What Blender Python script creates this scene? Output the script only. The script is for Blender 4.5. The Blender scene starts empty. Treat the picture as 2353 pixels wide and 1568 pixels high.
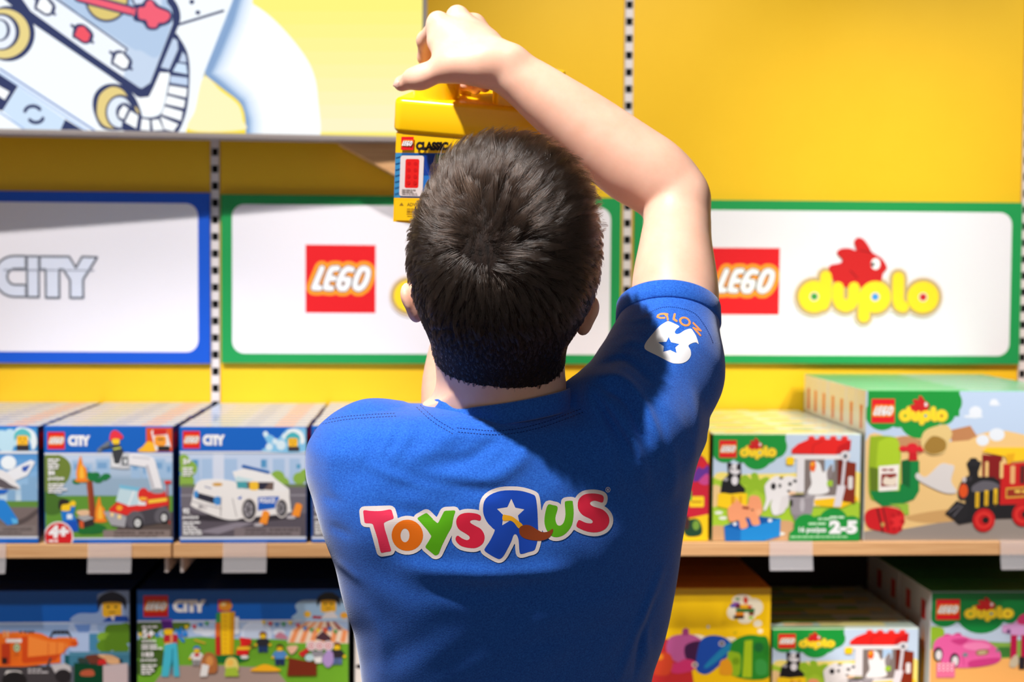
import bpy, bmesh, math, random
import numpy as np
from mathutils import Vector, Matrix, Euler
from mathutils.bvhtree import BVHTree
from mathutils import geometry as G

random.seed(7); np.random.seed(7)
SC = bpy.context.scene
COL = SC.collection
W, H, F = 2353, 1568, 3400.0
CAMH = 1.5

# ------------------------------------------------------------------ camera
psi = math.atan(176 / F); th = math.atan(154 / F); roll = 0.0065
fwd = Vector((math.sin(psi) * math.cos(th), math.cos(psi) * math.cos(th), -math.sin(th)))
rt0 = Vector((math.cos(psi), -math.sin(psi), 0))
up0 = rt0.cross(fwd)
rt = rt0 * math.cos(roll) + up0 * math.sin(roll)
up = up0 * math.cos(roll) - rt0 * math.sin(roll)
CAM = Vector((0, 0, CAMH))

def w(px, py, Y):
    """a point of the shop at depth Y, read off the photograph"""
    d = fwd * F + rt * (px - W / 2) + up * (H / 2 - py)
    return CAM + d * (Y / d.y)

def proj(p):
    v = Vector(p) - CAM
    z = v.dot(fwd)
    return (W / 2 + F * v.dot(rt) / z, H / 2 - F * v.dot(up) / z)

def ray(px, py):
    return (fwd * F + rt * (px - W / 2) + up * (H / 2 - py)).normalized()

def srgb(r, g, b):
    f = lambda c: (c / 255 / 12.92) if c / 255 <= 0.04045 else ((c / 255 + 0.055) / 1.055) ** 2.4
    return (f(r), f(g), f(b))

# ------------------------------------------------------------------ materials
MATS = {}
def mat(name, rgb=(200, 200, 200), rough=0.5, metal=0.0, spec=0.5, sss=0, coat=0, trans=0, emis=0, sheen=0, attr=None, alpha=1, ior=1.45):
    if name in MATS: return MATS[name]
    m = bpy.data.materials.new(name); m.use_nodes = True
    nt = m.node_tree; b = nt.nodes['Principled BSDF']
    c = (*srgb(*rgb), 1)
    b.inputs['Base Color'].default_value = c
    b.inputs['Roughness'].default_value = rough
    b.inputs['Metallic'].default_value = metal
    b.inputs['Specular IOR Level'].default_value = spec
    b.inputs['IOR'].default_value = ior
    b.inputs['Coat Weight'].default_value = coat
    b.inputs['Coat Roughness'].default_value = 0.08
    b.inputs['Transmission Weight'].default_value = trans
    b.inputs['Alpha'].default_value = alpha
    if sss:
        b.inputs['Subsurface Weight'].default_value = sss
        b.inputs['Subsurface Radius'].default_value = (1.0, 0.3, 0.15)
        b.inputs['Subsurface Scale'].default_value = 0.012
    if sheen:
        b.inputs['Sheen Weight'].default_value = sheen
        b.inputs['Sheen Roughness'].default_value = 0.45
    if attr:
        a = nt.nodes.new('ShaderNodeAttribute'); a.attribute_name = attr
        if emis:
            nt.links.new(a.outputs['Color'], b.inputs['Emission Color'])
            b.inputs['Base Color'].default_value = (0.0, 0.0, 0.0, 1)
        else:
            nt.links.new(a.outputs['Color'], b.inputs['Base Color'])
    if emis:
        b.inputs['Emission Strength'].default_value = emis
        if not attr: b.inputs['Emission Color'].default_value = c
    MATS[name] = m
    return m

def nodes(m): return m.node_tree.nodes, m.node_tree.links, m.node_tree.nodes['Principled BSDF']

def noise_mix(m, c1, c2, scale=(1, 1, 1), nscale=5, detail=6, rough=0.6, lo=0.35, hi=0.65, bump=0, bdist=0.001):
    n, l, b = nodes(m)
    tc = n.new('ShaderNodeTexCoord'); mp = n.new('ShaderNodeMapping'); mp.inputs['Scale'].default_value = scale
    nz = n.new('ShaderNodeTexNoise'); nz.inputs['Scale'].default_value = nscale
    nz.inputs['Detail'].default_value = detail; nz.inputs['Roughness'].default_value = rough
    cr = n.new('ShaderNodeValToRGB')
    cr.color_ramp.elements[0].position = lo; cr.color_ramp.elements[1].position = hi
    cr.color_ramp.elements[0].color = (*srgb(*c1), 1); cr.color_ramp.elements[1].color = (*srgb(*c2), 1)
    l.new(tc.outputs['Object'], mp.inputs['Vector']); l.new(mp.outputs['Vector'], nz.inputs['Vector'])
    l.new(nz.outputs['Fac'], cr.inputs['Fac']); l.new(cr.outputs['Color'], b.inputs['Base Color'])
    if bump:
        bp = n.new('ShaderNodeBump'); bp.inputs['Strength'].default_value = bump; bp.inputs['Distance'].default_value = bdist
        l.new(nz.outputs['Fac'], bp.inputs['Height']); l.new(bp.outputs['Normal'], b.inputs['Normal'])
    return m

# ------------------------------------------------------------------ object helpers
def tag(o, label=None, cat=None, group=None, kind=None):
    if label: o['label'] = label
    if cat: o['category'] = cat
    if group: o['group'] = group
    if kind: o['kind'] = kind
    return o

def empty(name, loc, label, cat, group=None):
    o = bpy.data.objects.new(name, None); COL.objects.link(o); o.location = loc
    o.empty_display_size = 0.05
    bpy.context.view_layer.update()
    return tag(o, label, cat, group)

def link(name, me, m=None, parent=None, loc=None):
    o = bpy.data.objects.new(name, me); COL.objects.link(o)
    if m is not None:
        for x in (m if isinstance(m, (list, tuple)) else [m]): me.materials.append(x)
    if loc is not None: o.location = loc
    if parent is not None:
        o.parent = parent
    return o

def world_child(name, me, m, parent):
    """mesh data given in world coordinates, kept as child of an unrotated thing"""
    me.transform(Matrix.Translation(-parent.location))
    return link(name, me, m, parent)

def from_bm(bm, name='mesh', smooth=False):
    me = bpy.data.meshes.new(name); bm.normal_update(); bm.to_mesh(me); bm.free()
    if smooth: me.shade_smooth()
    return me

def bm_box(bm, lo, hi, bevel=0.0, seg=2):
    r = bmesh.ops.create_cube(bm, size=1)
    vs = r['verts']
    for v in vs:
        v.co = Vector([(lo[i] + hi[i]) / 2 + v.co[i] * (hi[i] - lo[i]) for i in range(3)])
    if bevel:
        es = list({e for v in vs for e in v.link_edges})
        bmesh.ops.bevel(bm, geom=es, offset=bevel, segments=seg, affect='EDGES', profile=0.5)

def box_mesh(lo, hi, bevel=0.0, seg=2, name='mesh'):
    bm = bmesh.new(); bm_box(bm, lo, hi, bevel, seg)
    return from_bm(bm, name)

def raw_mesh(verts, faces, name='mesh', smooth=True):
    me = bpy.data.meshes.new(name)
    me.from_pydata([tuple(v) for v in verts], [], faces)
    me.update()
    if smooth: me.shade_smooth()
    return me

# ------------------------------------------------------------------ flat printed art
def crom(pts, n=6, closed=True):
    out = []; N = len(pts)
    for i in range(N if closed else N - 1):
        p0, p1, p2, p3 = [np.array(pts[(i + k) % N] if closed else pts[min(max(i + k, 0), N - 1)], float) for k in (-1, 0, 1, 2)]
        for t in range(n):
            u = t / n
            out.append(tuple(0.5 * ((2 * p1) + (-p0 + p2) * u + (2 * p0 - 5 * p1 + 4 * p2 - p3) * u * u + (-p0 + 3 * p1 - 3 * p2 + p3) * u ** 3)))
    if not closed: out.append(tuple(pts[-1]))
    return out

def ellpts(cx, cy, rx, ry, rot=0, n=24, a0=0, a1=2 * math.pi):
    c, s = math.cos(rot), math.sin(rot); full = abs(a1 - a0 - 2 * math.pi) < 1e-6
    out = []
    for i in range(n if full else n + 1):
        a = a0 + (a1 - a0) * i / n
        x, y = rx * math.cos(a), ry * math.sin(a)
        out.append((cx + x * c - y * s, cy + x * s + y * c))
    return out

GLYPH = {}
def text_tris(s, bold):
    key = (s, bold)
    if key in GLYPH: return GLYPH[key]
    cu = bpy.data.curves.new('t', 'FONT'); cu.body = s; cu.offset = bold; cu.resolution_u = 3; cu.fill_mode = 'FRONT'
    o = bpy.data.objects.new('t', cu); COL.objects.link(o)
    dg = bpy.context.evaluated_depsgraph_get(); me = bpy.data.meshes.new_from_object(o.evaluated_get(dg))
    me.calc_loop_triangles()
    v = np.array([(p.co.x, -p.co.y) for p in me.vertices]); t = [tuple(q.vertices) for q in me.loop_triangles]
    bpy.data.objects.remove(o); bpy.data.curves.remove(cu); bpy.data.meshes.remove(me)
    if len(v):
        v -= v.min(0); v /= np.maximum(v.max(0), 1e-6)
    GLYPH[key] = (v, t)
    return GLYPH[key]

def tri_poly(rings):
    loops = [[Vector((x, y, 0)) for x, y in r] for r in rings]
    flat = [p for r in rings for p in r]
    return flat, G.tessellate_polygon(loops)

class Art:
    """layers of flat colour, in the drawing's own coordinates (x right, y down)"""
    def __init__(s, sc=1.0, ox=0.0, oy=0.0): s.sc, s.ox, s.oy, s.L = sc, ox, oy, []
    def T(s, p): return (p[0] / s.sc + s.ox, p[1] / s.sc + s.oy)
    def _add(s, pts, tris, col, dz=1.0):
        s.z = (s.L[-1][3] if s.L else 0) + dz
        s.L.append(([s.T(p) for p in pts], tris, col, s.z))
    def poly(s, pts, col, holes=()):
        f, t = tri_poly([pts, *holes]); s._add(f, t, col)
    def smooth(s, pts, col, n=5): s.poly(crom(pts, n), col)
    def rect(s, x0, y0, x1, y1, col): s._add([(x0, y0), (x1, y0), (x1, y1), (x0, y1)], [(0, 1, 2), (0, 2, 3)], col)
    def rrect(s, x0, y0, x1, y1, r, col):
        p = []
        for cx, cy, a in ((x1 - r, y0 + r, -90), (x1 - r, y1 - r, 0), (x0 + r, y1 - r, 90), (x0 + r, y0 + r, 180)):
            p += ellpts(cx, cy, r, r, 0, 6, math.radians(a), math.radians(a + 90))
        s.poly(p, col)
    def ell(s, cx, cy, rx, ry, col, rot=0, n=20):
        p = ellpts(cx, cy, rx, ry, rot, n); s._add(p, [(0, i, i + 1) for i in range(1, n - 1)], col)
    def ring(s, cx, cy, r, wd, col, n=24, ry=None):
        ry = ry or r
        o = ellpts(cx, cy, r + wd / 2, ry + wd / 2, 0, n); i_ = ellpts(cx, cy, max(r - wd / 2, .01), max(ry - wd / 2, .01), 0, n)
        t = []
        for i in range(n):
            j = (i + 1) % n; t += [(i, j, n + j), (i, n + j, n + i)]
        s._add(o + i_, t, col)
    def line(s, pts, wd, col, closed=False, cap=10):
        first = True
        seg = list(zip(pts, pts[1:] + ([pts[0]] if closed else [])))[:len(pts) if closed else len(pts) - 1]
        for a, b in seg:
            d = (b[0] - a[0], b[1] - a[1]); l = math.hypot(*d) or 1e-6
            nx, ny = -d[1] / l * wd / 2, d[0] / l * wd / 2
            s._add([(a[0] + nx, a[1] + ny), (b[0] + nx, b[1] + ny), (b[0] - nx, b[1] - ny), (a[0] - nx, a[1] - ny)], [(0, 1, 2), (0, 2, 3)], col, 1.0 if first else .06); first = False
        if cap:
            for p in pts:
                s._add(ellpts(p[0], p[1], wd / 2, wd / 2, 0, cap), [(0, i, i + 1) for i in range(1, cap - 1)], col, .06)
    def text(s, st, x0, y0, x1, y1, col, bold=0.02, shear=0):
        v, t = text_tris(st, bold)
        if not len(v): return
        s._add([(x0 + (x1 - x0) * a - shear * (b - 1) * (y1 - y0), y0 + (y1 - y0) * b) for a, b in v], t, col)
    def grad(s, x0, y0, x1, y1, c0, c1, n=8):
        for i in range(n):
            f = i / (n - 1); c = tuple(c0[k] + (c1[k] - c0[k]) * f for k in range(3))
            s.rect(x0, y0 + (y1 - y0) * i / n, x1, y1 if i == n - 1 else y0 + (y1 - y0) * (i + 1) / n, c)
    def norm(s, x0, y0, x1, y1):
        """map to unit square of the given face and clip to it -> list of (tri pts, colour, layer)"""
        out = []
        ax, ay = 1 / (x1 - x0), 1 / (y1 - y0)
        for P, T, c, li in s.L:
            Q = [((p[0] - x0) * ax, (p[1] - y0) * ay) for p in P]
            for t in T:
                tr = [Q[i] for i in t]
                xs = [p[0] for p in tr]; ys = [p[1] for p in tr]
                if max(xs) <= 0 or min(xs) >= 1 or max(ys) <= 0 or min(ys) >= 1: continue
                if min(xs) < 0 or max(xs) > 1 or min(ys) < 0 or max(ys) > 1: tr = clip(tr)
                if len(tr) >= 3: out.append((tr, c, li))
        return out

def clip(p):
    for ax, lim, sg in ((0, 0, 1), (0, 1, -1), (1, 0, 1), (1, 1, -1)):
        o = []
        for i in range(len(p)):
            a, b = p[i], p[(i + 1) % len(p)]
            da, db = (a[ax] - lim) * sg, (b[ax] - lim) * sg
            if da >= 0: o.append(a)
            if da * db < 0:
                t = da / (da - db); o.append((a[0] + (b[0] - a[0]) * t, a[1] + (b[1] - a[1]) * t))
        p = o
        if len(p) < 3: return []
    return p

class PM:
    """mesh with a printed colour per face corner"""
    def __init__(s): s.v, s.f, s.c, s.m = [], [], [], []
    def face(s, pts, col, mi=0):
        k = len(s.v); s.v += [tuple(p) for p in pts]; s.f.append(tuple(range(k, k + len(pts)))); s.c.append(srgb(*col)); s.m.append(mi)
    def art(s, tris, o, ux, uy, n, lift=4e-5, mi=0):
        """lay unit-square art on the face with origin o (top left), edges ux (right) and uy (down), normal n"""
        o, ux, uy, n = map(Vector, (o, ux, uy, n))
        flip = ux.cross(uy).dot(n) < 0
        for tr, c, li in tris:
            p = [o + ux * a + uy * b + n * (lift * (li + 1)) for a, b in tr]
            e = (p[1] - p[0]).cross(p[2] - p[0]).dot(n)
            if e < 0: p.reverse()
            s.face(p, c, mi)
    def build(s, name='mesh'):
        me = bpy.data.meshes.new(name); me.from_pydata(s.v, [], s.f); me.update()
        ca = me.color_attributes.new('print', 'FLOAT_COLOR', 'CORNER')
        cols = []
        for f, c in zip(s.f, s.c): cols += [*c, 1.0] * len(f)
        ca.data.foreach_set('color', cols)
        me.polygons.foreach_set('material_index', s.m)
        return me

# logo marks -----------------------------------------------------------------
RED, WHT, BLK = (226, 26, 34), (246, 244, 246), (35, 30, 32)
def lego(A, x0, y0, x1, y1, red=RED, simple=False):
    sx, sy = (x1 - x0) / 1105, (y1 - y0) / 1075
    t = lambda L: [(x0 + (a - 280) * sx, y0 + (b - 170) * sy) for a, b in L]
    A.rect(x0, y0, x1, y1, red)
    S = [[(540, 540), (412, 850), (505, 850)], [(785, 540), (700, 545), (655, 620), (610, 760), (600, 850), (690, 855)], [(645, 700), (730, 700)],
         [(1015, 560), (950, 540), (880, 590), (825, 700), (800, 810), (830, 860), (900, 860), (950, 790), (962, 715), (905, 715)]]
    O = [(1215, 540), (1268, 580), (1250, 700), (1195, 810), (1120, 862), (1062, 830), (1075, 720), (1120, 610), (1165, 550)]
    for wd, c in ((235, (255, 160, 45)), (118, BLK), (88, WHT)):
        for p in S: A.line(t(p), wd * sx, c, cap=10)
        A.line(t(crom(O, 2)), wd * sx, c, closed=True, cap=10)

def duplo(A, x0, y0, x1, y1, ylw=(253, 216, 40), edge=(232, 214, 200), rim=(190, 160, 110)):
    sx, sy = (x1 - x0) / 1090, (y1 - y0) / 660
    t = lambda L: [(x0 + (a - 655) * sx, y0 + (b - 155) * sy) for a, b in L]
    def X(a, b): return t([(a, b)])[0]
    rab = [(900, 372), (980, 345), (1000, 320), (958, 272), (985, 240), (1050, 236), (1100, 250), (1083, 190), (1108, 158), (1150, 168), (1190, 215), (1220, 265), (1290, 308), (1330, 375), (1300, 420), (1280, 480), (1160, 520), (1020, 520), (940, 480)]
    S = [[(880, 442), (880, 600), (860, 650)], [(970, 522), (970, 600), (992, 645), (1028, 660), (1066, 645), (1088, 600), (1088, 522)], [(1165, 600), (1165, 735)], [(1415, 448), (1415, 610), (1430, 650), (1455, 660)]]
    R = [(795, 590), (1245, 590), (1600, 590)]
    for wd, c in ((158, edge), (128, rim)):
        for p in S: A.line(t(p), wd * sx, c)
        for r in R: q = X(*r); A.ring(q[0], q[1], 76 * sx, wd * sx, c)
    A.smooth(t(rab), (205, 30, 32), 4)
    A.line(t([(1215, 265), (1130, 250)]), 10 * sx, (150, 15, 20)); A.line(t([(1060, 400), (1110, 450)]), 10 * sx, (150, 15, 20))
    q = X(1245, 348); A.ell(q[0], q[1], 34 * sx, 42 * sy, WHT); q = X(1225, 352); A.ell(q[0], q[1], 13 * sx, 16 * sy, BLK)
    for p in S: A.line(t(p), 86 * sx, ylw)
    for r, c in zip(R, ((60, 150, 60), (70, 150, 220), (200, 30, 35))):
        q = X(*r); A.ell(q[0], q[1], 60 * sx, 60 * sx, edge); A.ring(q[0], q[1], 76 * sx, 84 * sx, ylw); A.ell(q[0], q[1], 25 * sx, 25 * sx, c)

def city(A, x0, y0, x1, y1, fill=(245, 246, 250), line=None, lw=8):
    sx, sy = (x1 - x0) / 692, (y1 - y0) / 272
    t = lambda L: [(x0 + (a + 50) * sx, y0 + (b - 495) * sy) for a, b in L]
    C = [(163, 495)] + ellpts(85, 628, 133, 133, 0, 12, -math.pi / 2, -1.5 * math.pi) + [(163, 761), (163, 683)] + ellpts(90, 630, 52, 53, 0, 10, -1.5 * math.pi, -math.pi / 2) + [(163, 577)]
    I = [(172, 497), (250, 497), (250, 762), (172, 762)]
    TY = [(258, 497), (455, 497), (500, 570), (542, 497), (642, 500), (547, 645), (547, 765), (460, 765), (460, 650), (415, 580), (387, 580), (387, 765), (297, 765), (297, 580), (258, 580)]
    for p in (C, I, TY):
        if line: A.line(t(p), (lw + 8) * sx, (190, 195, 210), closed=True, cap=6)
        A.poly(t(p), fill)
        if line: A.line(t(p), lw * sx, line, closed=True, cap=6)
# ------------------------------------------------------------------ the place: wall, uprights, shelves
YW = 3.06        # back wall
YS = 2.58        # shelf front
zsh = w(1176, 1248, YS).z
yellow = mat('yellow_panel', (250, 196, 8), rough=0.38, spec=0.35)
noise_mix(yellow, (242, 190, 30), (248, 198, 38), nscale=2, lo=.3, hi=.7, bump=.03)
MATS['yellow_panel'] = yellow
wood = mat('birch_wood', rough=0.45)
noise_mix(wood, (196, 142, 92), (226, 180, 130), scale=(2.0, 30, 90), nscale=3, detail=5, lo=.3, hi=.72)
white_metal = mat('white_metal', (226, 216, 214), rough=.4)
dark = mat('dark_slot', (10, 8, 8), rough=.9)
darkwood = mat('dark_backing', (40, 28, 22), rough=.8)

def struct(name, me, m): return tag(link(name, me, m), kind='structure')
struct('floor', box_mesh((-3.5, -1.5, -.05), (4.5, YW + .1, 0)), noise_mix(mat('floor_wood', rough=.5), (120, 92, 66), (150, 116, 86), scale=(1, 12, 1), nscale=4))
struct('wall_back', box_mesh((-3.5, YW + .012, 0), (4.5, YW + .1, 3.6)), white_metal)
struct('ceiling', box_mesh((-3.5, -1.5, 3.6), (4.5, YW + .1, 3.65)), mat('ceiling_dark', (70, 66, 62), rough=.8))

# wall uprights with slots, and the yellow panels between them
ux = [w(495, 620, YW).x, w(1442, 420, YW).x, w(2352, 660, YW).x]
pitch_ = (ux[2] - ux[0]) / 2
ux = [ux[0] - pitch_] + ux + [ux[2] + pitch_]
hw = .0085
names_u = ['far left upright beyond the blue sign', 'slotted white metal upright between the blue sign and the green sign',
           'slotted white metal upright behind the raised elbow, between the two green signs', 'slotted white metal upright at the right edge of the picture', 'x']
def upright(x, label):
    bm = bmesh.new(); zs = []
    z = .2
    # front plate with real holes between rungs, plus the channel walls behind
    p = .0345
    for sx in (-1, 1):
        bm_box(bm, (x + sx * hw - (.0018 if sx > 0 else 0), YW - .004, .15), (x + sx * hw + (.0018 if sx < 0 else 0), YW + .01, 3.4))
    while z < 3.3:
        bm_box(bm, (x - hw + .0018, YW - .004, z), (x + hw - .0018, YW - .001, z + p * .55)); z += p
    bm_box(bm, (x - hw, YW + .0095, .15), (x + hw, YW + .011, 3.4))
    me = from_bm(bm); e = empty('slotted_upright', (x, YW, .15), label, 'shelf upright')
    world_child('slotted_rail', me, white_metal, e)
    world_child('dark_channel', box_mesh((x - hw + .002, YW + .004, .16), (x + hw - .002, YW + .009, 3.39)), dark, e)
for x, n in zip(ux[1:4], names_u[1:4]): upright(x, n)
ux2 = ux
labs = ['glossy yellow wall panel behind the blue sign', 'glossy yellow wall panel behind the person and the middle green sign',
        'glossy yellow wall panel above the right green sign', 'glossy yellow wall panel beyond the right edge upright']
for i in range(4):
    a, b = ux2[i] + hw + .001, ux2[i + 1] - hw - .001
    tag(link('wall_panel', box_mesh((a, YW, .2), (b, YW + .0115, 3.4), .001), yellow), labs[i], 'wall panel', kind='structure')

# signs ------------------------------------------------------------------------
card = mat('printed_card', attr='print', rough=.42, spec=.4)
def sign(name, x0, x1, y0, y1, art, label, wh, edge):
    """board standing just off the wall; wh = px rect of the white field"""
    Y = YW - .012
    a, b = w(x0, (y0 + y1) / 2, Y), w(x1, (y0 + y1) / 2, Y)
    zt, zb = w((x0 + x1) / 2, y0, Y).z, w((x0 + x1) / 2, y1, Y).z
    e = empty(name, (a.x / 2 + b.x / 2, Y, zb), label, 'sign')
    pm = PM()
    X0, X1, Y0, Y1 = a.x, b.x, Y, Y + .010
    f = edge
    pm.face([(X0, Y0, zb), (X1, Y0, zb), (X1, Y0, zt), (X0, Y0, zt)], f)
    pm.face([(X1, Y1, zb), (X0, Y1, zb), (X0, Y1, zt), (X1, Y1, zt)], f)
    pm.face([(X0, Y1, zb), (X0, Y0, zb), (X0, Y0, zt), (X0, Y1, zt)], f); pm.face([(X1, Y0, zb), (X1, Y1, zb), (X1, Y1, zt), (X1, Y0, zt)], f)
    pm.face([(X0, Y0, zt), (X1, Y0, zt), (X1, Y1, zt), (X0, Y1, zt)], f); pm.face([(X0, Y1, zb), (X1, Y1, zb), (X1, Y0, zb), (X0, Y0, zb)], f)
    world_child('sign_board', pm.build(), card, e)
    pm2 = PM()
    pm2.art(art.norm(x0, y0, x1, y1), (X0, Y0, zt), (X1 - X0, 0, 0), (0, 0, zb - zt), (0, -1, 0), lift=6e-5)
    world_child('printed_face', pm2.build(), card, e)
    return e
GRN = (28, 150, 78); BLU = (14, 84, 200); OFF = (238, 234, 240)
A = Art(); A.rect(-440, 437, 482, 834, BLU); A.rrect(-420, 464, 455, 808, 28, OFF)
B = A; city(A, -17 - 0, 588, 221, 684, (222, 227, 242), (40, 44, 54), 11)
A.line([(6, 620), (214, 620)], 3, (150, 155, 170), cap=0)
lego(A, -200, 565, -40, 720)
sign('aisle_sign', -440, 482, 439, 834, A, 'blue-bordered white sign with outlined chrome letters at the left edge', None, BLU)
A = Art(); A.rect(507, 448, 1425, 836, GRN); A.rrect(533, 473, 1402, 814, 28, OFF); lego(A, 700, 564, 860, 720)
duplo(A, 895, 545, 1235, 750)
sign('aisle_sign', 508, 1426, 451, 836, A, 'green-bordered white sign partly hidden behind the head', None, GRN)
A = Art(); A.rect(1455, 460, 2345, 838, GRN); A.rrect(1478, 485, 2322, 817, 28, OFF); lego(A, 1630, 571, 1788, 724)
duplo(A, 1824, 545, 2163, 752)
sign('aisle_sign', 1456, 2346, 462, 836, A, 'green-bordered white sign to the right of the raised arm', None, GRN)

# shelves ----------------------------------------------------------------------
xs0, xs1, xs2, xs3 = w(-560, 1260, YS).x, w(393.5, 1260, YS).x, w(397.5, 1260, YS).x, w(2900, 1260, YS).x
TH = .0245
zlow = .69
def shelf(x0, x1, z, label, cat='shelf'):
    e = empty('wooden_shelf', ((x0 + x1) / 2, (YS + YW) / 2, z - TH), label, 'shelf')
    world_child('board', box_mesh((x0, YS, z - TH), (x1, YW - .006, z), .0012), wood, e)
    for x in (x0 + .012, x1 - .012):
        bm = bmesh.new(); bm_box(bm, (x - .003, YS + .02, z - TH - .03), (x + .003, YW - .006, z - TH - .0002), .001)
        world_child('bracket', from_bm(bm), white_metal, e)
    return e
shelf(xs0, xs1, zsh, 'light wooden shelf board carrying the box with the red fire truck')
shelf(xs2, xs3, zsh, 'long light wooden shelf board running behind the person')
shelf(xs0, xs1, zlow, 'lower wooden shelf under the orange truck box')
shelf(xs2, xs3, zlow, 'lower wooden shelf under the funfair box and the yellow box')
# dark backing behind the lower shelf
tag(link('trim_1', box_mesh((xs0, YW - .006, .2), (xs3, YW - .002, zsh - TH - .001)), darkwood), kind='structure')

# clear price holders clipped on the board edge
clear = mat('clear_plastic', (240, 236, 240), rough=.12, trans=.0, alpha=.22, spec=.6)
def price_holder(x0, x1, label):
    a = w(x0, 1270, YS).x; b = w(x1, 1270, YS).x; y = YS - .0012
    prof = [(YS + .03, zsh + .0004), (y - .0005, zsh + .0004), (y - .0022, zsh - .012), (y - .0035, zsh - .030), (y - .0075, zsh - .048)]
    bm = bmesh.new(); t = .0009
    outer = prof; inner = [(p[0] + (.0 if i == 0 else t * .2), p[1] + (t if i < 2 else 0)) for i, p in enumerate(prof)]
    outer2 = [(p[0] - (t if i else 0), p[1] + t) for i, p in enumerate(prof)]
    V0 = [bm.verts.new((a, p[0], p[1])) for p in prof]; V1 = [bm.verts.new((b, p[0], p[1])) for p in prof]
    U0 = [bm.verts.new((a, p[0], p[1])) for p in outer2]; U1 = [bm.verts.new((b, p[0], p[1])) for p in outer2]
    for i in range(len(prof) - 1):
        bm.faces.new((V0[i], V1[i], V1[i + 1], V0[i + 1])); bm.faces.new((U0[i + 1], U1[i + 1], U1[i], U0[i]))
        bm.faces.new((V0[i + 1], U0[i + 1], U0[i], V0[i])); bm.faces.new((V1[i], U1[i], U1[i + 1], V1[i + 1]))
    bm.faces.new((V0[-1], V1[-1], U1[-1], U0[-1])); bm.faces.new((V0[0], U0[0], U1[0], V1[0]))
    e = empty('price_holder', ((a + b) / 2, YS, zsh - .048), label, 'price holder', 'clear price holders clipped on the shelf edge')
    world_child('clip', from_bm(bm, smooth=False), clear, e)
    world_child('lip', box_mesh((a, y - .0105, zsh - .0495), (b, y - .0075, zsh - .0465), .0008), clear, e)
price_holder(-86, 15, 'clear plastic price holder cut by the left edge, under the plane box')
price_holder(203, 303, 'clear plastic price holder under the fire truck box')
price_holder(513, 613, 'clear plastic price holder under the police car box')
price_holder(1767, 1866, 'clear plastic price holder under the farm animals box')
price_holder(2297, 2396, 'clear plastic price holder under the train box at the right edge')
# ------------------------------------------------------------------ printed art of the boxes
CB = (8, 98, 196); CBD = (6, 60, 130)
def cityhead(A, x0, y0, x1, yh, yb, lg, ct):
    """blue header, logo square rect lg, wordmark rect ct (drawing coordinates)"""
    A.rect(x0, y0, x1, yh, CB); lego(A, *lg, red=(228, 30, 32)); city(A, *ct, fill=WHT)
def smallprint(A, x0, y0, rows, h, wd, col=WHT):
    r = random.Random(int(x0 + y0))
    for i in range(rows):
        x = x0
        while x < x0 + wd * r.uniform(.6, 1):
            l = h * r.uniform(1.5, 4); A.rect(x, y0 + i * h * 1.6, x + l, y0 + i * h * 1.6 + h, col); x += l + h * .5
def fig(A, x, y, s, hat, body, legs, hair=True):
    A.rrect(x - .42 * s, y - 1.0 * s, x + .42 * s, y - .2 * s, .18 * s, (250, 205, 30))
    A.poly([(x - .55 * s, y - .15 * s), (x + .55 * s, y - .15 * s), (x + .75 * s, y + 1.1 * s), (x - .75 * s, y + 1.1 * s)], body)
    A.line([(x - .6 * s, y), (x - 1.0 * s, y + .7 * s)], .35 * s, body); A.line([(x + .6 * s, y), (x + 1.0 * s, y + .7 * s)], .35 * s, body)
    A.ell(x - 1.05 * s, y + .85 * s, .22 * s, .22 * s, (250, 205, 30)); A.ell(x + 1.05 * s, y + .85 * s, .22 * s, .22 * s, (250, 205, 30))
    A.rect(x - .7 * s, y + 1.1 * s, x - .04 * s, y + 2.1 * s, legs); A.rect(x + .04 * s, y + 1.1 * s, x + .7 * s, y + 2.1 * s, legs)
    A.smooth([(x - .5 * s, y - .6 * s), (x - .5 * s, y - 1.1 * s), (x, y - 1.4 * s), (x + .5 * s, y - 1.1 * s), (x + .5 * s, y - .6 * s), (x + .3 * s, y - .9 * s), (x - .3 * s, y - .9 * s)], hat)
    A.ell(x - .15 * s, y - .6 * s, .06 * s, .06 * s, BLK); A.ell(x + .15 * s, y - .6 * s, .06 * s, .06 * s, BLK)
def wheel(A, x, y, rx, ry, hub=(225, 225, 225)):
    A.ell(x, y, rx, ry, (30, 28, 32)); A.ell(x - rx * .08, y, rx * .62, ry * .62, hub); A.ell(x - rx * .08, y, rx * .2, ry * .2, (120, 120, 125))
def flame(A, x, y, s):
    A.smooth([(x - .35 * s, y), (x - .45 * s, y - .8 * s), (x - .1 * s, y - 2 * s), (x + .1 * s, y - 1.3 * s), (x + .4 * s, y - .9 * s), (x + .35 * s, y)], (245, 140, 30))
    A.smooth([(x - .15 * s, y), (x - .2 * s, y - .7 * s), (x, y - 1.3 * s), (x + .18 * s, y - .6 * s), (x + .15 * s, y)], (255, 190, 60))
    A.ell(x, y, .6 * s, .15 * s, (250, 130, 30))
def headshot(A, x, y, s, helmet):
    A.rrect(x - .5 * s, y - .5 * s, x + .5 * s, y + .5 * s, .2 * s, (250, 190, 40))
    A.smooth([(x - .7 * s, y + .1 * s), (x - .7 * s, y - .6 * s), (x, y - 1.0 * s), (x + .7 * s, y - .6 * s), (x + .7 * s, y + .1 * s), (x + .45 * s, y - .35 * s), (x - .45 * s, y - .35 * s)], helmet)
    A.ell(x - .2 * s, y - .1 * s, .07 * s, .07 * s, BLK); A.ell(x + .2 * s, y - .1 * s, .07 * s, .07 * s, BLK)
    A.line([(x - .15 * s, y + .22 * s), (x + .15 * s, y + .2 * s)], .06 * s, (120, 50, 20))

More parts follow.
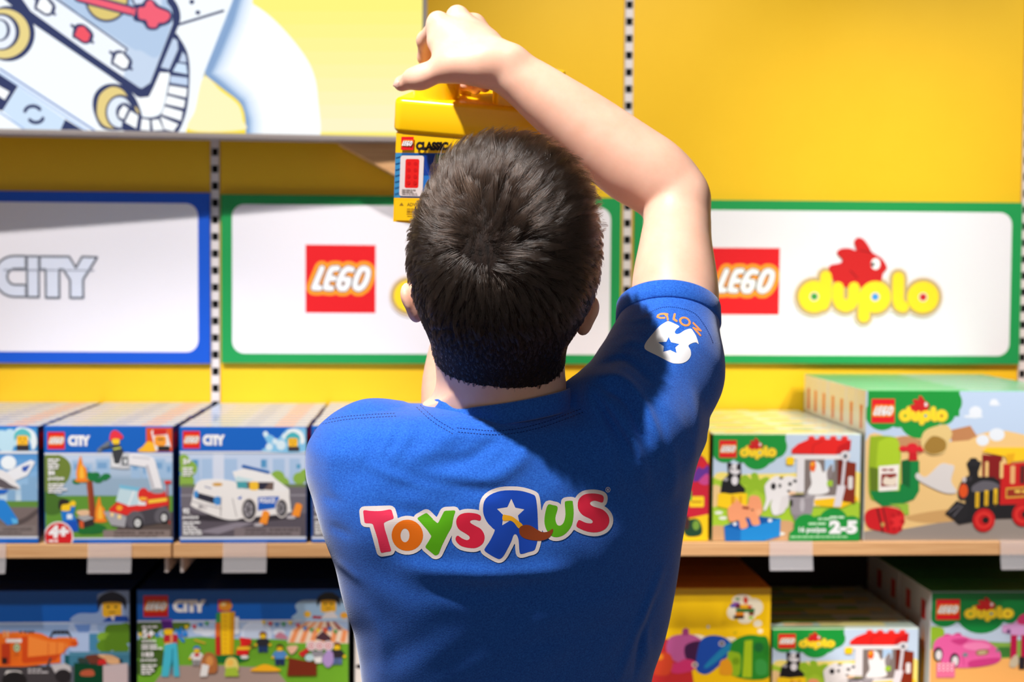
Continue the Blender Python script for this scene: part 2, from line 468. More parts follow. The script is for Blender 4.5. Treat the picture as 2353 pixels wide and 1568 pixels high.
# fire truck -------------------------------------------------------------------
def art_fire():
    A = Art(3.648, 0, 900)
    A.rect(360, 280, 1470, 1260, CB)
    A.rect(372, 528, 1458, 1215, (150, 190, 225))
    A.grad(372, 528, 1458, 860, (196, 212, 236), (140, 170, 196), 6)
    for x, y, a, b in ((600, 570, 90, 290), (700, 600, 70, 260), (800, 560, 120, 300), (1100, 570, 80, 280), (1190, 600, 60, 260), (1300, 560, 90, 300), (1390, 590, 70, 270)):
        A.rect(x, y, x + a, 860, (160, 192, 226)); A.rect(x + 15, y + 30, x + a - 25, y + 80, (120, 165, 210))
    A.rect(540, 720, 1458, 860, (150, 176, 200))
    A.rect(372, 862, 1458, 1215, (96, 150, 48))
    A.smooth([(372, 530), (520, 540), (590, 620), (560, 740), (470, 800), (400, 860), (372, 860)], (110, 130, 50))
    A.smooth([(372, 830), (500, 870), (560, 930), (480, 1010), (372, 1000)], (70, 112, 36))
    A.poly([(880, 1215), (1020, 1090), (1458, 990), (1458, 1215)], (92, 78, 74))
    A.rect(368, 512, 1460, 528, (225, 228, 236))
    cityhead(A, 360, 300, 1470, 512, 0, (396, 342, 540, 482), (568, 368, 756, 456))
    A.rect(1230, 306, 1455, 500, (228, 84, 30)); A.smooth([(1160, 498), (1200, 460), (1240, 420), (1290, 430), (1320, 498)], (255, 190, 40))
    A.poly([(1270, 340), (1290, 320), (1400, 316), (1440, 460), (1400, 494), (1310, 492)], (236, 230, 232)); A.rrect(1300, 370, 1400, 455, 25, (250, 160, 50)); A.rect(1330, 455, 1430, 496, (40, 34, 36)); A.poly([(1290, 320), (1400, 316), (1410, 360), (1290, 370)], (210, 40, 36)); A.rect(1328, 396, 1380, 406, (90, 40, 20))
    # tree, man, grill
    A.line([(745, 730), (780, 1075)], 52, (142, 58, 30), cap=0); A.line([(735, 740), (752, 1060)], 16, (170, 76, 40), cap=0)
    for x, y in ((640, 745), (700, 735), (750, 690), (820, 735), (800, 690), (870, 715), (890, 700), (770, 720)): A.ell(x, y, 38, 22, (20, 120, 60))
    flame(A, 683, 735, 100); A.ell(760, 1130, 130, 44, (24, 110, 44)); A.ell(700, 1145, 60, 30, (24, 110, 44)); flame(A, 838, 1065, 98)
    A.poly([(632, 1040), (700, 1010), (780, 1040), (790, 1100), (700, 1125), (660, 1120)], (48, 40, 40)); A.poly([(632, 1035), (720, 1010), (782, 1045), (700, 1070)], (170, 168, 170)); A.poly([(660, 1062), (695, 1070), (697, 1126), (664, 1120)], (220, 90, 40))
    A.smooth([(640, 985), (730, 975), (740, 1015), (660, 1020)], (232, 190, 150))
    A.poly([(505, 985), (600, 985), (640, 1070), (520, 1080)], (20, 120, 210)); A.poly([(510, 1070), (640, 1060), (652, 1150), (560, 1155)], (10, 80, 190)); A.line([(600, 990), (610, 940)], 34, (20, 120, 210)); A.ell(607, 925, 24, 24, (250, 205, 30))
    A.rrect(505, 905, 585, 985, 20, (250, 205, 30)); A.smooth([(485, 960), (490, 900), (530, 884), (575, 900), (570, 925), (515, 935), (505, 965)], (40, 32, 30)); A.rect(555, 1010, 600, 1050, (230, 240, 250))
    # truck
    A.line([(1090, 560), (1260, 585), (1320, 800)], 92, (238, 236, 240), cap=8); A.line([(1235, 610), (1290, 800)], 22, (190, 188, 196), cap=0); A.line([(1110, 545), (1260, 560)], 14, (205, 205, 214), cap=0)
    A.poly([(925, 520), (1088, 505), (1086, 640), (1020, 642), (925, 630)], (206, 208, 214)); A.rect(945, 545, 1000, 615, (245, 246, 248)); A.rect(1025, 545, 1075, 612, (40, 48, 56)); A.rect(1040, 560, 1066, 600, (225, 228, 232))
    A.poly([(950, 440), (1005, 440), (1040, 500), (1000, 600), (960, 600), (940, 500)], (58, 60, 66)); A.line([(955, 480), (1010, 470)], 12, (210, 220, 80)); A.rrect(940, 385, 1005, 440, 18, (250, 205, 40)); A.smooth([(922, 410), (930, 350), (965, 326), (1005, 345), (1035, 380), (1015, 400), (960, 395)], (236, 50, 70)); A.line([(830, 490), (910, 430)], 34, (110, 120, 136), cap=8); A.line([(850, 478), (940, 460)], 14, (60, 66, 76))
    A.poly([(870, 985), (1080, 990), (1420, 930), (1430, 1070), (1110, 1120), (940, 1110), (900, 1050)], (70, 66, 74)); A.poly([(865, 990), (925, 985), (1060, 1030), (1045, 1118), (930, 1100)], (170, 168, 174)); A.rect(925, 1000, 950, 1030, (250, 220, 150)); A.rect(985, 1015, 1015, 1050, (250, 220, 150))
    A.poly([(915, 965), (990, 905), (1420, 880), (1425, 935), (1170, 985), (1060, 1020), (915, 990)], (226, 42, 34)); A.ell(1000, 960, 26, 22, (250, 170, 40))
    A.poly([(1005, 790), (1175, 820), (1170, 935), (1085, 945), (970, 905)], (196, 222, 232)); A.line([(1130, 810), (1075, 945)], 12, (240, 244, 248), cap=0); A.poly([(1000, 770), (1170, 795), (1200, 830), (1005, 800)], (120, 190, 220)); A.rect(1160, 900, 1225, 940, (232, 236, 240))
    A.ell(1205, 855, 48, 58, (222, 42, 34)); A.poly([(1250, 825), (1390, 815), (1405, 900), (1240, 915)], (224, 42, 34)); A.poly([(1245, 895), (1405, 878), (1405, 905), (1245, 925)], (252, 206, 60)); A.ell(1200, 885, 40, 14, (252, 180, 60))
    A.line([(1405, 760), (1425, 1090)], 10, (190, 40, 36)); A.rect(1385, 738, 1440, 762, (224, 42, 34)); A.ell(1325, 822, 62, 22, (150, 154, 162))
    A.smooth([(1085, 1120), (1060, 1040), (1120, 985), (1195, 1010), (1200, 1090)], (98, 94, 102)); A.smooth([(1320, 1080), (1300, 1010), (1360, 950), (1420, 975), (1430, 1060)], (98, 94, 102))
    wheel(A, 1158, 1083, 42, 52); wheel(A, 1382, 1040, 36, 48)
    smallprint(A, 398, 560, 4, 14, 100); A.text('84', 400, 650, 455, 695, WHT, .04); A.text('pcs/pzs', 400, 700, 535, 740, WHT, .03); smallprint(A, 400, 760, 4, 13, 130)
    A.rect(862, 1140, 1432, 1215, (140, 124, 120)); A.text('WARNING:', 950, 1150, 1140, 1178, (70, 55, 52), .03); smallprint(A, 1160, 1156, 1, 18, 240, (90, 75, 72)); smallprint(A, 950, 1188, 1, 14, 440, (90, 75, 72))
    A.rect(368, 1203, 1460, 1215, (222, 226, 236)); A.rect(368, 1215, 1470, 1260, CB)
    A.ell(485, 1195, 126, 126, (240, 226, 226), n=40); A.ell(485, 1195, 114, 114, (214, 24, 30), n=40); A.text('4+', 398, 1100, 568, 1205, WHT, .07, .05); smallprint(A, 402, 1220, 1, 16, 110)
    return A
# police car -------------------------------------------------------------------
def art_police(front=True):
    A = Art(3.646, 390, 900)
    A.rect(70, 290, 1150, 1260, CB)
    A.rect(85, 515, 1140, 1195, (190, 206, 232)); A.rect(85, 530, 1140, 700, (196, 212, 238))
    for x, a in ((170, 80), (260, 90), (440, 120), (760, 60), (860, 100), (1000, 90)): A.rect(x, 560, x + a, 780, (168, 196, 230))
    A.rect(185, 570, 230, 630, (80, 150, 200)); A.rect(760, 570, 805, 630, (80, 150, 200)); A.rect(1060, 605, 1095, 640, (90, 160, 200)); A.rect(360, 520, 450, 800, (214, 222, 240))
    for x, y, r in ((150, 640, 75), (110, 570, 50), (130, 740, 70), (1085, 720, 55), (900, 710, 60), (940, 760, 60), (1130, 680, 40)): A.ell(x, y, r, r * .9, (140, 180, 70))
    A.rect(85, 765, 1140, 790, (110, 130, 80)); A.rect(85, 790, 1140, 1195, (112, 106, 116)); A.rect(85, 850, 1140, 862, (150, 146, 156)); A.poly([(85, 950), (500, 1080), (1140, 1000), (1140, 1195), (85, 1195)], (90, 82, 92)); A.poly([(230, 1150), (560, 1075), (700, 1080), (400, 1170)], (142, 134, 146))
    cityhead(A, 78, 316, 1140, 500, 0, (106, 338, 248, 478), (272, 366, 458, 454)); A.rect(80, 500, 1140, 515, (220, 226, 238))
    A.smooth([(780, 498), (820, 450), (780, 360), (850, 370), (900, 400), (960, 340), (1000, 318), (1140, 318), (1140, 498)], (130, 196, 236))
    for x, y, r in ((800, 360, 22), (830, 465, 30), (880, 420, 24), (930, 450, 40), (960, 380, 24)): A.ell(x, y, r, r, (215, 236, 248))
    A.smooth([(965, 380), (990, 330), (1050, 318), (1110, 350), (1130, 420), (1100, 440), (1060, 380)], (236, 244, 248)); headshot(A, 1030, 425, 80, (70, 180, 190)); A.rect(990, 462, 1085, 500, (60, 50, 56))
    A.ell(560, 1035, 420, 30, (48, 42, 50))
    A.smooth([(205, 790), (250, 735), (380, 725), (540, 745), (600, 800), (880, 800), (990, 800), (1000, 870), (1010, 960), (985, 1000), (620, 1040), (540, 1055), (420, 1040), (190, 950), (180, 900)], (240, 236, 234))
    A.poly([(520, 665), (620, 640), (840, 680), (880, 720), (990, 800), (960, 830), (860, 820), (640, 780), (560, 760)], (240, 238, 238)); A.poly([(555, 745), (640, 745), (660, 800), (560, 800)], (70, 160, 170)); A.poly([(640, 748), (870, 750), (865, 815), (650, 800)], (110, 90, 84)); A.poly([(735, 755), (830, 755), (780, 815), (740, 810)], (40, 40, 60)); A.rrect(665, 745, 740, 815, 20, (248, 196, 50)); A.poly([(555, 700), (700, 730), (640, 745), (540, 740)], (200, 226, 232))
    A.line([(610, 620), (825, 672)], 24, (14, 92, 170), cap=6); A.ell(395, 768, 44, 14, (214, 160, 60)); A.line([(290, 785), (340, 800)], 8, (90, 110, 160))
    A.poly([(215, 830), (370, 870), (365, 925), (215, 880)], (42, 42, 60)); A.ell(215, 848, 20, 32, (60, 140, 210)); A.ell(395, 900, 34, 36, (60, 140, 210)); A.line([(185, 905), (430, 965)], 8, (170, 166, 170), cap=0); A.rect(230, 925, 305, 970, (214, 208, 208)); smallprint(A, 238, 940, 1, 14, 50, (110, 108, 116)); A.line([(425, 870), (420, 1030)], 7, (150, 144, 146), cap=0); A.line([(520, 880), (555, 1030)], 7, (170, 164, 166), cap=0)
    A.poly([(735, 870), (915, 865), (885, 960), (735, 980)], (20, 92, 190)); A.text('POLICE', 745, 878, 875, 918, WHT, .04, .2); A.poly([(560, 880), (600, 860), (590, 890)], (20, 92, 190))
    for x, y, rx, ry in ((660, 970, 62, 88), (935, 960, 48, 72)):
        A.ell(x, y, rx * 1.12, ry * 1.1, (225, 218, 216)); A.ell(x, y, rx * .92, ry * .95, (30, 28, 34)); A.ell(x - 6, y, rx * .66, ry * .72, (150, 146, 152))
        for k in range(5): A.line([(x - 6, y), (x - 6 + rx * .6 * math.cos(k * 1.257), y + ry * .66 * math.sin(k * 1.257))], 9, (50, 46, 52), cap=0)
    for x, y in ((790, 1090), (1065, 1030)): A.poly([(x - 45, y - 10), (x - 10, y - 110), (x + 20, y - 110), (x + 45, y - 90), (x + 20, y + 2)], (252, 150, 40)); A.ell(x - 50, y + 5, 40, 14, (190, 184, 190))
    A.text('5+', 108, 560, 170, 606, WHT, .05); smallprint(A, 104, 630, 4, 12, 90); A.text('92', 104, 960, 160, 1005, WHT, .05); A.text('pcs/pzs', 104, 1015, 236, 1052, WHT, .03); smallprint(A, 104, 1068, 5, 14, 130)
    A.rect(535, 1115, 1095, 1190, (128, 116, 120)); A.text('WARNING:', 625, 1125, 810, 1150, (66, 54, 56), .03); smallprint(A, 830, 1128, 1, 16, 240, (86, 76, 78)); smallprint(A, 625, 1160, 1, 14, 440, (86, 76, 78))
    A.rect(80, 1190, 1150, 1212, (214, 218, 230)); A.rect(80, 1212, 1150, 1260, CB)
    return A
def art_plane():
    A = Art(3.648, 0, 900)
    A.rect(-800, 280, 330, 1260, CB); A.rect(-790, 512, 322, 1190, (110, 170, 220)); A.grad(-790, 512, 322, 900, (84, 150, 214), (190, 214, 232), 8)
    A.rect(-790, 300, 322, 490, (60, 150, 215)); lego(A, -770, 330, -630, 470); city(A, -600, 360, -420, 448)
    for x, y, r in ((20, 400, 80), (90, 360, 50), (60, 450, 60), (130, 420, 30)): A.ell(x, y, r, r, (190, 226, 244))
    A.smooth([(120, 360), (150, 300), (230, 300), (300, 340), (318, 430), (280, 480), (250, 400), (150, 370)], (230, 242, 248)); headshot(A, 195, 400, 95, (90, 190, 196)); A.rect(145, 440, 250, 486, (50, 44, 50))
    A.rect(-790, 490, 322, 512, (222, 228, 238)); A.ell(75, 585, 66, 58, (238, 246, 252))
    for x, y, a in ((180, 760, 60), (240, 700, 70), (300, 800, 20), (60, 800, 70), (-100, 760, 90)): A.rect(x, y, x + a, 920, (130, 172, 210))
    A.rect(-790, 900, 322, 960, (96, 140, 56)); A.rect(-790, 950, 322, 1190, (120, 106, 104)); A.smooth([(40, 1090), (200, 1040), (322, 960), (322, 1000), (230, 1070), (120, 1110)], (86, 74, 74))
    A.poly([(60, 660), (265, 562), (302, 580), (235, 690), (100, 745)], (234, 236, 242)); A.poly([(190, 620), (262, 600), (225, 660), (190, 655)], (50, 90, 180))
    A.smooth([(-200, 600), (0, 640), (60, 665), (150, 760), (165, 800), (40, 802), (-200, 780)], (232, 230, 232)); A.smooth([(-60, 700), (20, 720), (100, 770), (160, 795), (40, 800), (-60, 760)], (92, 84, 90)); A.poly([(-200, 800), (80, 808), (40, 840), (-200, 860)], (20, 100, 200))
    A.poly([(-40, 880), (40, 890), (150, 1050), (150, 1085), (60, 1098), (-40, 1010)], (30, 130, 215)); A.poly([(90, 1040), (150, 1050), (150, 1085), (110, 1090)], (90, 180, 235))
    A.rect(-300, 1100, 308, 1180, (130, 118, 116)); A.text('CHOKING HAZARD', 20, 1118, 272, 1145, (70, 60, 60), .02); smallprint(A, -280, 1122, 1, 18, 240, (90, 80, 80)); smallprint(A, -200, 1156, 1, 12, 480, (90, 80, 80))
    A.rect(-790, 1190, 322, 1208, (214, 220, 232)); A.rect(-800, 1208, 330, 1260, CB)
    return A
# orange truck and funfair, lower shelf -----------------------------------------
def art_truck():
    A = Art(5.602, 0, 1300)
    A.rect(-1500, 330, 1680, 2600, CB); A.rect(-1500, 800, 1665, 2500, (150, 180, 226)); A.rect(-1500, 780, 1665, 810, (190, 204, 230))
    A.smooth([(900, 800), (1250, 800), (1240, 860), (1330, 1100), (1250, 1200), (900, 1200)], (176, 198, 236)); A.poly([(940, 815), (1165, 815), (1140, 930), (1000, 930)], (110, 150, 220)); A.rect(1140, 950, 1260, 1210, (70, 136, 176))
    for x, y, r in ((1450, 900, 110), (1560, 880, 130), (1330, 1000, 90), (1500, 1050, 150), (1620, 1000, 120), (1350, 1130, 120), (1550, 1170, 110)): A.ell(x, y, r, r * .8, (94, 140, 30) if r > 100 else (130, 176, 50))
    A.rect(880, 1215, 1665, 1420, (66, 128, 156)); A.rect(820, 1260, 880, 1420, (20, 90, 100)); A.rect(880, 1240, 1665, 1252, (100, 160, 186))
    lego(A, -1400, 400, -1080, 710); city(A, -1000, 460, -560, 650)
    A.smooth([(940, 780), (1000, 660), (1260, 640), (1250, 450), (1300, 360), (1665, 340), (1665, 780)], (150, 176, 222)); headshot(A, 1440, 590, 250, (34, 36, 60)); A.poly([(1310, 780), (1400, 700), (1520, 690), (1640, 700), (1665, 780)], (24, 74, 170)); A.poly([(1410, 700), (1480, 690), (1460, 775)], (230, 220, 220))
    O1, O2, O3 = (240, 110, 28), (214, 74, 20), (250, 140, 56)
    A.rect(-1500, 1420, 1665, 2500, (90, 96, 110)); A.poly([(-900, 1400), (330, 1400), (640, 1420), (900, 1500), (900, 1700), (-900, 1700)], (66, 62, 66))
    A.poly([(-800, 930), (0, 930), (420, 940), (640, 1010), (960, 1010), (1000, 1090), (970, 1135), (880, 1135), (770, 1260), (770, 1370), (300, 1420), (-800, 1420)], O1); A.poly([(350, 980), (620, 1060), (840, 1080), (870, 1130), (760, 1250), (340, 1290), (340, 980)], O3); A.poly([(270, 985), (352, 980), (345, 1280), (270, 1360)], O2); A.poly([(270, 1290), (780, 1240), (700, 1340), (290, 1375)], O2)
    A.line([(400, 945), (520, 965), (650, 1040), (960, 1035)], 44, O1, cap=6); A.poly([(890, 1060), (990, 1070), (1000, 1100), (930, 1120)], O2)
    for x in (612, 725, 828): A.line([(x, 1075), (x - 4, 1250)], 9, O2, cap=0)
    for x in (0, 60, 110, 170, 215): A.ell(x + 100, 930, 22, 20, (248, 130, 50))
    for x in (690, 740, 790, 840): A.ell(x + 60, 1005, 20, 12, O3)
    for x in (240, 300, 350, 395): A.rect(x, 905, x + 34, 935, (30, 28, 30))
    A.line([(640, 1000), (670, 925), (870, 925), (905, 1000)], 22, (26, 26, 28)); [A.rect(x, 900, x + 32, 950, (26, 26, 28)) for x in (685, 735, 785, 835)]
    A.rect(-800, 1075, 130, 1400, O1); A.rect(5, 1085, 120, 1390, (200, 60, 24)); A.rect(10, 1290, 80, 1380, (60, 30, 26)); A.rect(140, 1060, 268, 1420, O1); A.rect(65, 1020, 270, 1070, (236, 232, 230)); A.ell(205, 1145, 48, 68, (90, 110, 70), n=30); A.ell(205, 1145, 38, 58, (200, 210, 170), n=30); A.ring(205, 1145, 18, 10, (90, 140, 70)); A.rect(170, 1242, 245, 1256, (190, 80, 30))
    A.rect(30, 900, 60, 1000, (248, 160, 90)); A.rect(80, 900, 100, 1000, (250, 190, 130)); A.smooth([(60, 1501), (80, 1480), (200, 1480), (260, 1500), (260, 1560), (60, 1560)], (232, 228, 226)); A.ell(170, 1620, 160, 130, (30, 28, 30))
    A.poly([(640, 1400), (820, 1375), (900, 1420), (905, 1500), (700, 1520)], (200, 196, 200)); A.ell(800, 1560, 105, 100, (40, 36, 40)); A.line([(640, 1310), (590, 1440)], 30, (70, 66, 70)); smallprint(A, 345, 1450, 2, 26, 220, (190, 186, 190))
    A.poly([(945, 1370), (1315, 1410), (1320, 1700), (940, 1700)], (0, 66, 40)); A.poly([(1320, 1410), (1640, 1380), (1640, 1700), (1320, 1700)], (204, 186, 190))
    A.smooth([(1090, 1280), (1200, 1250), (1300, 1260), (1320, 1340), (1240, 1390), (1130, 1370)], (110, 54, 40)); A.smooth([(1250, 1260), (1420, 1260), (1540, 1330), (1540, 1380), (1400, 1390), (1340, 1320)], (232, 180, 130)); A.poly([(1260, 1330), (1350, 1310), (1370, 1400), (1250, 1400)], (210, 40, 40)); A.smooth([(1000, 1300), (1110, 1310), (1130, 1370), (1010, 1370)], (50, 66, 60)); A.ell(1550, 1345, 20, 26, (30, 28, 50)); A.smooth([(1030, 1500), (1110, 1470), (1190, 1480), (1200, 1560), (1040, 1560)], (190, 90, 60))
    return A
def art_fair():
    A = Art(4.202, 300, 1320)
    A.rect(40, 150, 2110, 1500, CB); A.rect(45, 500, 2100, 1450, (172, 196, 232)); A.ell(1200, 640, 150, 140, (206, 220, 244)); A.ring(1200, 640, 140, 10, (230, 236, 250))
    for x, y, r in ((640, 600, 60), (720, 620, 70), (800, 610, 50), (1420, 620, 60), (1000, 600, 50)): A.ell(x, y, r, r * .6, (222, 230, 246))
    A.smooth([(45, 700), (400, 690), (650, 668), (900, 690), (1400, 700), (1700, 740), (2100, 740), (2100, 1500), (45, 1500)], (112, 174, 44))
    A.smooth([(300, 1040), (640, 980), (1100, 1000), (1400, 1050), (1500, 1500), (200, 1500)], (170, 148, 140))
    for x, y, r in ((150, 560, 120), (260, 520, 90), (400, 520, 110), (500, 540, 60), (100, 800, 140), (220, 900, 120), (120, 1000, 120)): A.ell(x, y, r, r * .8, (66, 98, 30) if r > 110 else (84, 120, 36))
    # tent
    A.poly([(1500, 740), (1540, 600), (1700, 500), (1960, 500), (2100, 620), (2100, 750)], (240, 214, 190))
    for i in range(6): A.poly([(1520 + i * 100, 735), (1570 + i * 95, 600), (1620 + i * 95, 600), (1570 + i * 100, 740)], (240, 150, 96))
    for i in range(5): A.poly([(1560 + i * 110, 600), (1720 + i * 55, 502), (1745 + i * 55, 502), (1610 + i * 110, 600)], (240, 150, 90) if i < 3 else (160, 90, 90))
    A.poly([(1780, 680), (1850, 610), (1930, 680), (1930, 740), (1780, 700)], (80, 50, 60)); A.smooth([(1380, 680), (1430, 620), (1490, 660), (1500, 700)], (200, 130, 150))
    cityhead(A, 50, 250 - 80, 2100, 485, 0, (103, 212, 342, 446), (388, 260, 710, 400)); A.rect(45, 484, 2100, 506, (206, 216, 236))
    A.smooth([(1570, 480), (1600, 400), (1580, 330), (1640, 275), (1800, 268), (2095, 270), (2095, 482)], (170, 206, 240)); headshot(A, 1905, 330, 150, (30, 28, 30)); A.poly([(1830, 475), (1880, 410), (1950, 390), (2010, 470)], (236, 230, 232)); A.poly([(1740, 470), (1760, 440), (1850, 450), (1830, 478)], (190, 30, 44)); A.ell(1700, 425, 34, 36, (250, 196, 60)); A.ell(2060, 440, 40, 36, (250, 180, 60))
    # tower with bell
    A.rect(828, 264, 950, 390, (224, 50, 80)); A.ell(900, 330, 66, 56, (236, 150, 40)); A.ell(880, 310, 24, 20, (252, 220, 150)); A.poly([(850, 400), (990, 392), (975, 880), (860, 905)], (252, 200, 20)); A.poly([(945, 394), (992, 392), (976, 880), (940, 890)], (226, 160, 16))
    for y in range(440, 860, 50): A.line([(885, y), (905, y + 10)], 9, (220, 130, 20))
    A.poly([(808, 410), (852, 400), (860, 905), (800, 860)], (60, 150, 70)); A.poly([(800, 520), (850, 510), (850, 660), (800, 670)], (230, 110, 40)); A.poly([(800, 670), (850, 660), (856, 890), (802, 860)], (206, 40, 34)); A.rect(990, 450, 1030, 640, (226, 230, 240)); A.ell(930, 910, 200, 46, (20, 110, 50))
    # flags
    for i, (x, y) in enumerate(((70, 640), (160, 655), (235, 650), (300, 625), (520, 560), (595, 555), (655, 535), (715, 520), (1270, 512), (1335, 528), (1400, 538), (1465, 535), (1530, 520), (1605, 548), (1675, 582), (1740, 600), (1805, 605), (1870, 596), (1920, 590), (1975, 620))):
        A.poly([(x - 24, y - 20), (x + 24, y - 22), (x + 2, y + 28)], ((250, 214, 50), (220, 44, 50), (50, 130, 210), (50, 160, 90))[i % 4])
    # stilt walker
    A.poly([(272, 480), (380, 480), (385, 580), (292, 585)], (92, 34, 140)); A.ell(326, 480, 62, 14, (150, 80, 190)); A.rrect(303, 575, 388, 640, 20, (250, 196, 20)); A.poly([(305, 645), (425, 635), (440, 740), (320, 750), (295, 700)], (190, 34, 50)); A.line([(375, 650), (372, 740)], 24, (232, 160, 110)); A.line([(420, 660), (470, 640)], 30, (190, 34, 60)); A.ell(335, 745, 30, 24, (250, 180, 40))
    A.poly([(310, 745), (425, 725), (452, 1100), (395, 1100), (385, 840), (345, 1100), (275, 1100)], (70, 190, 216)); A.line([(385, 800), (372, 1080)], 12, (30, 130, 160))
    for p in (((420, 590), (500, 650)), ((470, 570), (450, 640)), ((440, 640), (490, 710)), ((500, 600), (520, 640))): A.line(list(p), 26, (20, 130, 220))
    # people
    fig(A, 620, 850, 62, (20, 110, 210), (236, 232, 232), (150, 146, 150)); A.line([(600, 700), (700, 735)], 12, (250, 190, 60)); A.poly([(595, 850), (640, 840), (645, 880), (600, 880)], (210, 30, 44))
    fig(A, 1265, 700, 66, (120, 56, 34), (44, 44, 52), (34, 60, 110)); fig(A, 1430, 840, 66, (70, 40, 30), (90, 150, 220), (30, 50, 96)); fig(A, 1990, 830, 70, (110, 50, 30), (50, 44, 50), (90, 110, 160))
    A.poly([(1035, 670), (1150, 690), (1150, 740), (1110, 770), (1130, 840), (1100, 880), (1000, 860), (1010, 790), (1050, 760)], (226, 34, 34)); A.poly([(1010, 780), (1150, 770), (1140, 810), (1010, 810)], (250, 200, 40)); A.line([(1130, 770), (1190, 780)], 14, (130, 80, 40)); A.ell(1085, 890, 40, 20, (230, 230, 226))
    A.smooth([(665, 1040), (670, 900), (720, 835), (790, 860), (820, 960), (800, 1060)], (180, 110, 60)); A.ell(745, 930, 36, 56, (222, 150, 80)); A.smooth([(900, 1010), (905, 920), (950, 890), (1010, 920), (1020, 1040)], (236, 216, 120)); A.ell(945, 950, 34, 40, (250, 200, 90)); A.poly([(900, 1010), (1010, 1000), (1030, 1100), (890, 1100)], (170, 200, 60)); A.poly([(670, 960), (740, 980), (720, 1100), (650, 1100)], (236, 236, 236))
    # stand with targets
    for x in (1740, 1820, 1905):
        for r, c in ((52, (236, 230, 230)), (40, (220, 130, 140)), (30, (236, 230, 230)), (20, (220, 120, 130)), (9, (236, 230, 230))): A.ell(x, 770, r, r * 1.05, c)
    A.poly([(1610, 850), (1700, 790), (1715, 830), (1650, 900)], (206, 40, 44)); A.poly([(1520, 900), (1790, 960), (1790, 1100), (1500, 1100)], (122, 44, 22)); A.poly([(1740, 830), (1860, 830), (1860, 940), (1740, 930)], (150, 146, 156)); A.smooth([(1860, 880), (1900, 820), (1950, 850), (1950, 960), (1900, 1010), (1850, 950)], (180, 150, 210)); A.ell(1720, 900, 44, 40, (190, 220, 226)); A.poly([(1760, 900), (1840, 890), (1840, 960), (1780, 960)], (240, 236, 236)); A.smooth([(1500, 780), (1600, 770), (1590, 820), (1540, 860)], (240, 190, 160))
    A.smooth([(1150, 1042), (1200, 1000), (1285, 970), (1380, 1000), (1430, 1045)], (252, 184, 30))
    A.text('5+', 92, 575, 210, 675, WHT, .05); smallprint(A, 90, 540, 1, 22, 190); A.text('60234', 88, 690, 225, 722, WHT, .03); smallprint(A, 85, 745, 2, 20, 190); A.text('183', 88, 825, 200, 880, WHT, .05); A.text('pcs/pzs', 80, 895, 230, 935, WHT, .03); smallprint(A, 82, 965, 4, 18, 150)
    A.rect(90, 172, 2080, 182, (40, 110, 190))
    return A
